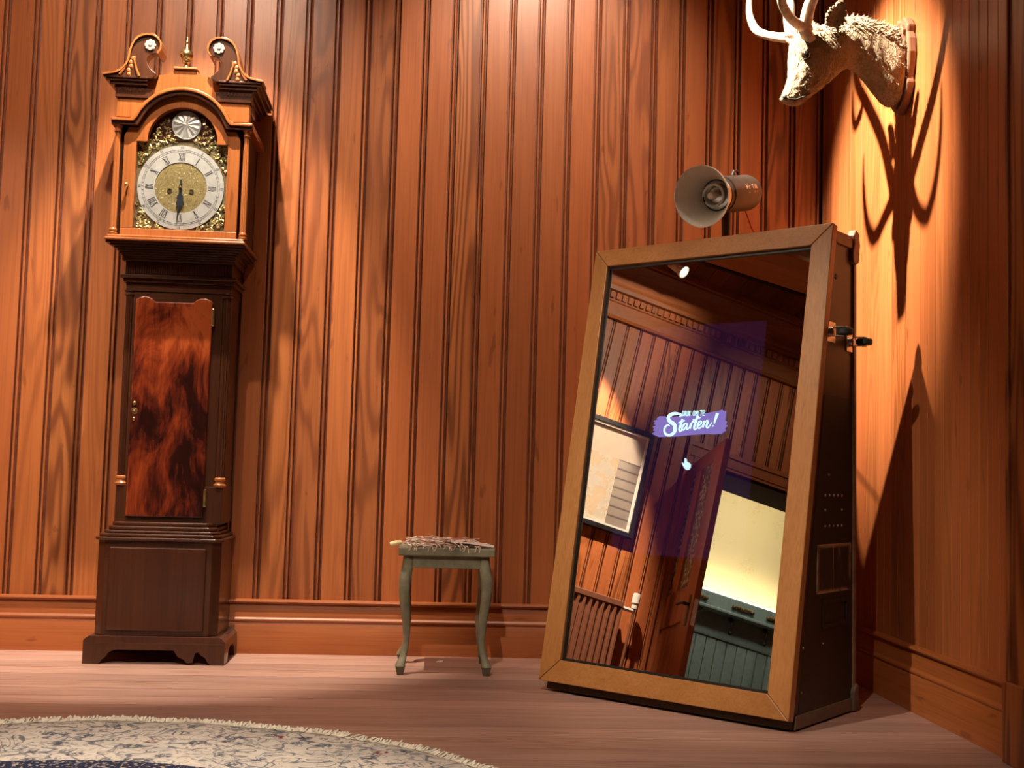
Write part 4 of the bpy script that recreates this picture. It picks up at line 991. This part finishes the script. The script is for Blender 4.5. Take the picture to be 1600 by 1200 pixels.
stroke([(735, 455), (765, 395), (762, 420), (742, 480)], [12, 20, 26, 30]); stroke([(762, 410), (790, 372), (812, 382)], [14, 24, 24])
stroke([(868, 275), (838, 370), (812, 455), (826, 490), (862, 460)], [34, 34, 32, 26, 12]); stroke([(792, 345), (850, 325), (915, 300)], [18, 24, 16])
stroke([(872, 432), (910, 412), (928, 372), (900, 362), (870, 410), (868, 458), (900, 468), (945, 425)], [14, 20, 24, 24, 28, 28, 24, 12])
stroke([(945, 425), (972, 352), (948, 455)], [12, 28, 30]); stroke([(955, 425), (985, 372), (1018, 352), (1022, 380), (1002, 435), (1020, 462), (1056, 425), (1088, 375)], [14, 22, 26, 28, 28, 24, 18, 10])
stroke([(1172, 238), (1145, 320), (1122, 395)], [46, 36, 18]); stroke([(1098, 425), (1104, 440)], [30, 30])
fw = bpy.data.fonts[0] if bpy.data.fonts else None
for t_, x0, wd in (('DRUK', 686, 128), ('OM', 828, 80), ('TE', 936, 72)):
    vs, fs = glyph(t_, 1.0, None, '', None, lambda x, y, d: V((x, y, 0)))
    xs = [v_.x for v_ in vs]; ys = [v_.y for v_ in vs]; kx = wd/(max(xs)-min(xs)); ky = 86/(max(ys)-min(ys)); mx_, my_ = (max(xs)+min(xs))/2, (max(ys)+min(ys))/2
    for off in ((0, 0), (3, 0)):
        q.add([SCR(x0+(v_.x-mx_)*kx+off[0]+(v_.y-my_)*8, 240-(v_.y-my_)*ky-(x0-800)*0.03, 0.0014+off[0]*0.00002) for v_ in vs], fs)
q.build('prompt_lettering', mat_emit('screen lettering', (0.56, 0.90, 0.98), 1.15), pane)
hd2 = [(662, 940), (675, 930), (690, 938), (698, 990), (712, 985), (724, 998), (738, 996), (748, 1010), (757, 1030), (752, 1070), (730, 1102), (690, 1106), (660, 1085), (640, 1050), (618, 1005), (628, 995), (655, 1020), (660, 1000)]
MB().prism(hd2, lambda x, y, c: SCR(x, y, c), 0.0, 0.0008).build('pointer_icon', mat_emit('screen icon', (0.52, 0.80, 0.88), 1.05), pane)
# case behind the frame
MB().prism([(0.036, 0.006), (0.452, 0.006), (0.428, 1.412), (0.292, 1.412)], BS, 0.006, 0.839).build('case', M['darkbrown'], bo, bevel=0.002)
E1 = 0.839
MB().prism([(0.070, 0.030), (0.440, 0.030), (0.430, 0.93), (0.225, 0.93)], BS, E1, E1+0.0012).build('black_panel', M['black'], bo)
MB().prism([(0.045, 0.006), (0.450, 0.006), (0.449, 0.042), (0.052, 0.042)], BS, E1, E1+0.006).build('bottom_strip', M['strip'], bo, bevel=0.001)
MB().prism([(0.436, 0.042), (0.456, 0.042), (0.436, 1.36), (0.416, 1.36)], BS, E1-0.004, E1+0.007).build('edge_strip', M['trim'], bo, bevel=0.002)
MB().prism([(0.290, 1.385), (0.412, 1.385), (0.412, 1.420), (0.284, 1.420)], BS, E1-0.006, E1+0.007).build('top_strip', M['trim'], bo, bevel=0.002)
MB().prism([(0.290, 1.412), (0.436, 1.412), (0.436, 1.422), (0.284, 1.422)], BS, 0.0, E1+0.006).build('top_board', M['boothwood_x'], bo, bevel=0.002)
def corner(kz, nm):
    q = MB().prism(kz, BS, E1-0.012, E1+0.014)
    return q.build(nm, M['trim'] if kz[0][1] > 1 else M['strip'], bo, bevel=0.004)
corner([(0.398, 1.345), (0.418, 1.335), (0.440, 1.345), (0.448, 1.400), (0.440, 1.435), (0.418, 1.445), (0.400, 1.425), (0.408, 1.40), (0.396, 1.375)], 'corner_bracket')
corner([(0.425, 0.004), (0.462, 0.004), (0.460, 0.075), (0.445, 0.085), (0.425, 0.060)], 'corner_bracket')
# worn label patch, recessed grip, vent screws
tw = NT('worn brown patch on black')
fw_ = tw.noise(tw.scale(tw.obj(), (30, 30, 9)), 1.0, 5, 0.7)
fe_ = tw.noise(tw.obj(), 24, 3)
sxx = tw.n('ShaderNodeTexCoord').outputs['Generated']; sgx = tw.n('ShaderNodeSeparateXYZ'); tw.put(sgx.inputs[0], sxx)
ed = tw.math('MAXIMUM', tw.math('ABSOLUTE', tw.math('SUBTRACT', sgx.outputs[0], 0.5)), tw.math('ABSOLUTE', tw.math('SUBTRACT', sgx.outputs[2], 0.5)))
wr_ = tw.math('ADD', tw.step(ed, 0.40, 0.50), tw.math('MULTIPLY', tw.step(fw_, 0.55, 0.75), 0.8))
mid_ = tw.math('LESS_THAN', tw.math('ABSOLUTE', tw.math('SUBTRACT', sgx.outputs[0], 0.47)), 0.010)
tw.bsdf(tw.mix(tw.math('MAXIMUM', tw.math('MULTIPLY', wr_, tw.step(fe_, 0.30, 0.55)), mid_), (0.012, 0.009, 0.007), (0.42, 0.24, 0.14)), 0.5)
MB().prism([(0.180, 0.362), (0.412, 0.362), (0.416, 0.500), (0.186, 0.500)], BS, E1, E1+0.004).build('worn_patch', tw.m, bo)
MB().strip([(0.235, 0.275), (0.385, 0.275), (0.385, 0.330), (0.235, 0.330)], [(0.222, 0.262), (0.398, 0.262), (0.398, 0.343), (0.222, 0.343)], BS, E1, E1+0.005, True).build('grip_recess', M['iron'], bo, bevel=0.002)
q = MB()
for k in range(5):
    for j, z in enumerate((0.552, 0.598, 0.640)):
        if j == 1 and 0 < k < 4: continue
        q.sphere(BS(0.236+k*0.029, z, E1+0.001), 0.0045, 8)
for kz in ((0.09, 0.10), (0.10, 0.22), (0.23, 0.22), (0.17, 0.75), (0.19, 0.87), (0.26, 0.70)): q.sphere(BS(kz[0], kz[1], E1+0.001), 0.004, 8)
q.build('screws', M['trim'], bo, smooth=True)
MB().lathe([(0, 0), (0.008, 0), (0.008, 0.002), (0, 0.002)], BS(0.300, 1.285, E1), BU, 12).build('bolt_hole', M['gap'], bo)
# castors on the side of the case (it is laid on them to be wheeled)
for k, z in ((0.262, 1.116), (0.405, 1.100)):
    q = MB(); q.fbox(lambda a, b, c: BS(k+a, z+b, E1+c), -0.030, 0.030, -0.030, 0.030, 0.0, 0.004)
    q.lathe([(0.014, 0.004), (0.014, 0.012), (0.009, 0.013)], BS(k, z, E1), BU, 14)
    for sg in (-1, 1): q.prism([(-0.012, 0.012), (0.012, 0.012), (0.016, 0.045), (0.006, 0.052), (-0.004, 0.048)], lambda a, c, b: BS(k+a, z+b, E1+c), sg*0.013-0.0015, sg*0.013+0.0015)
    cs = q.build('castor', M['steel'], bo, bevel=0.001)
    q = MB().lathe([(0.012, -0.0095), (0.021, -0.0095), (0.024, -0.006), (0.024, 0.006), (0.021, 0.0095), (0.012, 0.0095)], BS(k+0.008, z, E1+0.042), (0, 0, 1), 20)
    q.build('wheel', M['rubber'], cs, smooth=True)
    MB().lathe([(0, -0.015), (0.006, -0.015), (0.006, 0.015), (0, 0.015)], BS(k+0.008, z, E1+0.042), (0, 0, 1), 12).build('axle', M['steel'], cs)

# ================================================================== studio flash on top of the booth
PST = BS(0.345, 1.422, 0.50)
ti = math.radians(13.5)
LA = (BH*math.cos(ti) - V((0, 0, 1))*math.sin(ti)).normalized()      # beam direction
RIM = V((0.8615, -0.7022, 1.5813)); 
LE = RIM - LA*0.335
fl_t = thing('studio_flash', 'studio flash lamp with silver bowl reflector standing on top of mirror booth', 'lamp', PST)
QR = RIM-LA*0.105
MB().lathe([(0.050, 0.0), (0.062, 0.035), (0.080, 0.072), (0.0965, 0.105), (0.0985, 0.105), (0.082, 0.071), (0.064, 0.034), (0.054, -0.002)], QR, LA, 48, cap=False).build('reflector', M['reflector'], fl_t, smooth=True, angle=60)
MB().lathe([(0.0965, 0.0), (0.0995, 0.0), (0.0995, 0.004), (0.0965, 0.004)], QR+LA*0.103, LA, 48, cap=False).build('reflector_rim', M['white'], fl_t, smooth=True)
d_ = QR
q = MB().lathe([(0.0, 0.000), (0.046, 0.000), (0.049, 0.004), (0.046, 0.006), (0.030, 0.008), (0.028, 0.016), (0.020, 0.020), (0.0, 0.022)], d_, LA, 28)
pl_ = q.build('bulb_plate', M['steel'], fl_t, smooth=True)
MB().lathe([(0.012, 0.020), (0.014, 0.034), (0.010, 0.048), (0.0, 0.050)], d_, LA, 16).build('modelling_bulb', M['white'], pl_, smooth=True)
e1 = LA.orthogonal().normalized(); e1 = LA.cross(V((0, 0, 1))).normalized(); e2 = e1.cross(LA)
pts = [d_+LA*0.026+(e1*math.cos(a_)+e2*math.sin(a_))*0.036 for a_ in [2*PI*i/24*0.92 for i in range(25)]]
MB().tube(pts, 0.0042, 8).build('flash_tube', M['white'], pl_, smooth=True)
bd = MB().lathe([(0.052, 0.0), (0.058, 0.004), (0.058, 0.020), (0.060, 0.024), (0.061, 0.030), (0.061, 0.205), (0.058, 0.215), (0.050, 0.220), (0.0, 0.221)], LE+LA*0.235, -LA, 32).build('housing', M['lampbody'], fl_t, smooth=True, angle=30)
MB().lathe([(0.0605, 0), (0.0615, 0.002), (0.0615, 0.006), (0.0605, 0.008)], LE+LA*0.213, -LA, 32, cap=False).build('lock_ring', M['iron'], bd, smooth=True)
MB().tube([LE+e2*0.052+LA*0.06, LE+e2*0.075+LA*0.075, LE+e2*0.075+LA*0.10, LE+e2*0.06+LA*0.115], 0.005, 8).build('release_knob', M['iron'], bd, smooth=True)
side_ = (right*0.75 + V((0, -1, 0))*0.9); side_ = (side_-LA*side_.dot(LA)).normalized(); upv = LA.cross(side_) if LA.cross(side_).z > 0 else side_.cross(LA)
def LB(x, y, c):   # lettering wrapped on the cylinder; x runs to the back of the housing
    an = y/0.0612; r_ = 0.0613+c
    return LE + LA*(0.10-x) + side_*math.cos(an)*r_ + upv*math.sin(an)*r_
q = MB()
for t_, x0, sz, y0 in (('Hr', -0.018, 0.027, 0.014), ('T.III', 0.026, 0.024, 0.013), ('flash', -0.016, 0.009, -0.006), ('200 W', 0.027, 0.010, -0.005)):
    vs, fs = glyph(t_, sz, None, '', None, lambda x, y, d: LB(x0+x, y0+y, 0))
    q.add(vs, fs)
q.build('lettering', M['lampmark'], bd)
# yoke, tilt knob and foot
yk = MB(); yb = LE+LA*0.165-V((0, 0, 0.058))
yk.tube([yb+V((0, 0, 0.005)), V((yb.x, yb.y, PST.z+0.045))], [0.017, 0.014], 10)
yk.tube([V((yb.x, yb.y, PST.z+0.05)), V((yb.x, yb.y, PST.z))], [0.012, 0.013], 10)
yk.lathe([(0.028, 0), (0.028, 0.006), (0.015, 0.010)], V((yb.x, yb.y, 1.422)), (0, 0, 1), 16)
yk.build('stand', M['iron'], fl_t, smooth=True)
kd = -BU
MB().tube([V((yb.x, yb.y, PST.z+0.043)), V((yb.x, yb.y, PST.z+0.043))+kd*0.022, V((yb.x, yb.y, PST.z+0.038))+kd*0.040, V((yb.x, yb.y, PST.z+0.006))+kd*0.043], [0.008, 0.013, 0.013, 0.008], 8).build('tilt_lever', M['iron'], fl_t, smooth=True)
MB().tube([LE+LA*0.03-V((0, 0, 0.058)), LE+LA*0.01-V((0, 0, 0.085)), LE-LA*0.02-V((0, 0, 0.125)), LE-LA*0.045-V((0, 0, 0.145)), BS(0.40, 1.4255, 0.60), BS(0.425, 1.4255, 0.63)], 0.0025, 6).build('cable', M['cable'], fl_t, smooth=True)

# ================================================================== stag head trophy on the right wall
HA = math.radians(9)
hdv = V((-math.cos(HA), -math.sin(HA), 0)); hnv = V((-math.sin(HA), math.cos(HA), 0)); HO = V((W-0.001, -0.79, 0))
def HP(a, l, z): return HO + hdv*a + hnv*l + V((0, 0, z))
tr_ = thing('stag_head', 'mounted stag head with pale antlers on a wooden shield, high on right wall', 'trophy', (W, -0.79, 1.86))
# shield
half = [(0.0, 2.165), (0.018, 2.150), (0.040, 2.158), (0.062, 2.145), (0.082, 2.120), (0.078, 2.098), (0.088, 2.075), (0.092, 2.03), (0.084, 1.985), (0.074, 1.955), (0.080, 1.935), (0.066, 1.905), (0.042, 1.878), (0.020, 1.862), (0.0, 1.850)]
sh = half+[(-y, z) for y, z in half[1:-1][::-1]]
MB().prism(sh, lambda y, z, x: V((W-x, -0.79+y, z)), 0.0015, 0.028).build('shield', M['shield'], tr_, bevel=0.006)
MB().prism([(y*0.86, 2.01+(z-2.01)*0.88) for y, z in sh], lambda y, z, x: V((W-x, -0.79+y, z)), 0.028, 0.040).build('shield_face', M['shield'], tr_, bevel=0.004)
# head and neck: one lofted skin, sections given as top point, bottom point, half width
secs = [((0.030, 2.120), (0.022, 1.868), 0.074), ((0.065, 2.134), (0.060, 1.874), 0.074), ((0.100, 2.140), (0.098, 1.915), 0.069), ((0.140, 2.146), (0.134, 1.955), 0.063), ((0.175, 2.150), (0.170, 1.982), 0.057), ((0.205, 2.148), (0.200, 1.990), 0.053),
        ((0.238, 2.136), (0.226, 1.972), 0.051), ((0.268, 2.122), (0.258, 1.940), 0.052), ((0.300, 2.110), (0.286, 1.915), 0.053), ((0.338, 2.098), (0.308, 1.896), 0.053), ((0.375, 2.085), (0.322, 1.885), 0.051), ((0.398, 2.055), (0.334, 1.876), 0.048),
        ((0.402, 2.022), (0.344, 1.868), 0.044), ((0.402, 1.990), (0.352, 1.861), 0.038), ((0.403, 1.955), (0.360, 1.855), 0.032), ((0.410, 1.920), (0.367, 1.850), 0.027), ((0.420, 1.892), (0.374, 1.847), 0.024), ((0.429, 1.872), (0.386, 1.846), 0.022), ((0.430, 1.860), (0.405, 1.848), 0.015)]
NS = 20
vs = []; 
for (t0, t1), (b0, b1), hw in secs:
    for k in range(NS):
        an = 2*PI*k/NS; c_, s_ = math.cos(an), math.sin(an)
        cc_ = math.copysign(abs(c_)**0.85, c_); ss_ = math.copysign(abs(s_)**0.85, s_)
        f_ = 0.5+0.5*cc_
        wob = 1+0.03*math.sin(7*f_+hw*300)
        vs.append(HP(b0+(t0-b0)*f_, ss_*hw*wob*(1.0 if cc_ < 0 else 1-0.12*cc_), b1+(t1-b1)*f_))
fs = [(i*NS+k, i*NS+(k+1) % NS, (i+1)*NS+(k+1) % NS, (i+1)*NS+k) for i in range(len(secs)-1) for k in range(NS)]+[tuple(range(NS)), tuple(range((len(secs)-1)*NS, len(secs)*NS))]
tf = NT('short stag coat')
pf = tf.obj()
sep = tf.n('ShaderNodeSeparateXYZ'); tf.put(sep.inputs[0], pf)
nf = tf.noise(tf.scale(pf, (40, 40, 24)), 1.0, 4, 0.6)
nb = tf.noise(pf, 8, 3)
dpt = tf.math('MULTIPLY', tf.math('SUBTRACT', W, sep.outputs[0]), 1.0)
muz = tf.math('MULTIPLY', tf.step(dpt, 0.33, 0.37), tf.math('SUBTRACT', 1.0, tf.step(sep.outputs[2], 1.88, 2.0)))
c_ = tf.mix(tf.step(tf.math('ADD', nb, tf.math('MULTIPLY', nf, 0.4)), 0.5, 0.9), (0.28, 0.215, 0.14), (0.45, 0.375, 0.265))
c_ = tf.mix(tf.math('MULTIPLY', muz, 0.35), c_, (0.50, 0.38, 0.25))
nh = tf.noise(tf.scale(pf, (190, 190, 90)), 1.0, 3, 0.6, 0.6)
c_ = tf.mix(tf.math('MULTIPLY', tf.step(nh, 0.45, 0.7), 0.5), c_, (0.12, 0.095, 0.065))
tf.bsdf(c_, 0.95, 0, 0.08, bump=tf.math('ADD', nf, tf.math('MULTIPLY', nh, 0.6)), bump_s=1.0, bump_d=0.012)
M['coat'] = tf.m
hm = MB().add(vs, fs).build('head_and_neck', M['coat'], tr_, smooth=True, angle=80)
sd = hm.modifiers.new('sub', 'SUBSURF'); sd.levels = 2; sd.render_levels = 2
tx = bpy.data.textures.new('tufts', 'CLOUDS'); tx.noise_scale = 0.014; tx.noise_depth = 3
dm = hm.modifiers.new('tufts', 'DISPLACE'); dm.texture = tx; dm.strength = 0.010; dm.mid_level = 0.5; dm.texture_coords = 'LOCAL'
# tufts of longer hair along crest, brow and throat
q = MB(); cen = HP
def surf(i, k):
    return V(vs[i*NS+k])
for i in range(len(secs)-1):
    cx_i = sum((V(vs[i*NS+k]) for k in range(NS)), V((0, 0, 0)))/NS
    for k in range(NS):
        cosk = math.cos(2*PI*k/NS)
        n_t = 16 if cosk > 0.1 and i < 9 else (5 if cosk > 0.3 else 4)
        for _ in range(n_t):
            u1, v1 = rnd.random(), rnd.random()
            p = surf(i, k)*(1-u1)*(1-v1)+surf(i, (k+1) % NS)*u1*(1-v1)+surf(i+1, k)*(1-u1)*v1+surf(i+1, (k+1) % NS)*u1*v1
            nn_ = (p-cx_i); nn_ = (nn_-hdv*nn_.dot(hdv)*0.5).normalized()
            flow = (hdv*-0.9 + V((0, 0, -0.75)) if i < 10 else hdv*-0.5+V((0, 0, 0.5)))
            L_ = rnd.uniform(0.010, 0.022) if (cosk > 0.1 and i < 9) else rnd.uniform(0.004, 0.009)
            tip_ = p + (nn_*0.55+flow*0.6+V((rnd.gauss(0, .3), rnd.gauss(0, .3), rnd.gauss(0, .3)))).normalized()*L_
            w_ = nn_.cross(tip_-p).normalized()*L_*0.16; base = p-nn_*0.003
            q.add([base-w_, base+w_, base+nn_*L_*0.22, tip_], [(0, 1, 3), (1, 2, 3), (2, 0, 3), (0, 2, 1)])
stuff(q.build('fur_tufts', M['coat'], hm))
# eyes, nose, mouth, ears
for sg in (-1, 1):
    MB().sphere(HP(0.370, sg*0.0445, 1.994), 0.0150, 14).build('eye', plain('glass eye', (0.012, 0.008, 0.006), 0.08, coat=1.0), hm, smooth=True)
    MB().tube([HP(0.385, sg*0.048, 2.000), HP(0.368, sg*0.054, 2.008), HP(0.350, sg*0.052, 1.996)], [0.003, 0.005, 0.003], 8).build('eyelid', M['coat'], hm, smooth=True)
    MB().sphere(HP(0.424, sg*0.014, 1.866), 0.006, 10, sq=(1, 0.8, 1.1)).build('nostril', M['rubber'], hm, smooth=True)
    e = []; er = []
    q = MB(); n_ = 9; vse = []
    basep = HP(0.285, sg*0.050, 2.090); tipd = (V((0, 0, 1))*0.80+hnv*sg*0.50-hdv*0.10).normalized(); wd_ = (hdv*0.95+V((0, 0, 0.1))).normalized(); cup = tipd.cross(wd_)*(-sg)
    for i in range(n_):
        t_ = i/(n_-1); w_ = 0.026*math.sin(PI*min(1, (0.18+0.82*t_)))**0.8+0.002
        c0 = basep+tipd*0.080*t_
        for j in range(5):
            s_ = (j-2)/2
            vse.append(c0+wd_*w_*s_-cup*0.012*(1-s_*s_)*math.sin(PI*(0.15+0.8*t_)))
    q.add(vse, [(i*5+j, i*5+j+1, (i+1)*5+j+1, (i+1)*5+j) for i in range(n_-1) for j in range(4)])
    ear = q.build('ear', M['coat'], hm, smooth=True)
    sol = ear.modifiers.new('thick', 'SOLIDIFY'); sol.thickness = 0.006
    q = MB()
    for i in range(n_):
        for jj in (0, 4):
            for _ in range(5):
                p = vse[i*5+jj]+V((rnd.gauss(0, .002), rnd.gauss(0, .002), rnd.gauss(0, .003))); q.sphere(p, rnd.uniform(0.003, 0.0055), 6)
    stuff(q.build('ear_fringe', M['coat'], ear))
MB().tube([HP(0.418, -0.022, 1.858), HP(0.395, -0.026, 1.856), HP(0.368, -0.028, 1.868), HP(0.345, -0.030, 1.880)], [0.002, 0.003, 0.003, 0.001], 6).build('mouth_line', M['rubber'], hm, smooth=True)
# antlers: burr, brow tine swept forward and up, main beam rising outwards
for sg in (-1, 1):
    q = MB()
    def smooth_tube(pts, rad, n=10):
        P = [V(p) for p in pts]; out = []; rr = []
        for i in range(len(P)-1):
            p0, p1, p2, p3 = P[max(0, i-1)], P[i], P[i+1], P[min(len(P)-1, i+2)]
            for t_ in (0, .2, .4, .6, .8):
                out.append(0.5*((2*p1)+(p2-p0)*t_+(2*p0-5*p1+4*p2-p3)*t_*t_+(3*p1-p0-3*p2+p3)*t_**3)); rr.append(rad[i]*(1-t_)+rad[i+1]*t_)
        out.append(P[-1]); rr.append(rad[-1]); q.tube(out, rr, n)
    b0 = (0.372, 0.036, 2.062)
    L3 = lambda a, l, z: HP(a, sg*l, z)
    smooth_tube([L3(0.350, 0.030, 2.045), L3(0.372, 0.040, 2.072), L3(0.378, 0.044, 2.086)], [0.020, 0.020, 0.021])
    if sg > 0: tine = [(0.372, 0.042, 2.080), (0.400, 0.085, 2.093), (0.435, 0.125, 2.114), (0.453, 0.152, 2.142), (0.458, 0.182, 2.200), (0.450, 0.200, 2.265), (0.44, 0.205, 2.33)]
    else: tine = [(0.372, 0.042, 2.080), (0.425, 0.070, 2.086), (0.467, 0.100, 2.102), (0.498, 0.132, 2.132), (0.506, 0.170, 2.200), (0.492, 0.190, 2.270), (0.475, 0.195, 2.34)]
    smooth_tube([L3(*p) for p in tine], [0.018, 0.0150, 0.0142, 0.0135, 0.0110, 0.0085, 0.003])
    beam = [(0.374, 0.042, 2.080), (0.380, 0.095, 2.145), (0.362, 0.175, 2.215), (0.340, 0.245, 2.315)] if sg < 0 else [(0.374, 0.042, 2.080), (0.372, 0.070, 2.150), (0.348, 0.120, 2.225), (0.334, 0.20, 2.32)]
    smooth_tube([L3(*p) for p in beam] + [L3(0.330, 0.285, 2.43), L3(0.345, 0.295, 2.55), L3(0.38, 0.275, 2.64)], [0.020, 0.0185, 0.0175, 0.0160, 0.0140, 0.011, 0.004])
    smooth_tube([L3(0.336, 0.255, 2.34), L3(0.385, 0.270, 2.37), L3(0.42, 0.275, 2.43), L3(0.43, 0.275, 2.50)], [0.014, 0.012, 0.009, 0.003])
    smooth_tube([L3(0.335, 0.290, 2.48), L3(0.305, 0.315, 2.54), L3(0.29, 0.33, 2.62)], [0.012, 0.009, 0.003])
    for k in range(14):
        a_ = 2*PI*k/14; q.sphere(L3(0.374+0.021*math.cos(a_), 0.041+0.021*math.sin(a_), 2.080+0.006*math.sin(a_+1)), 0.0062, 6)
    q.build('antler', M['bone'], tr_, smooth=True, angle=70)
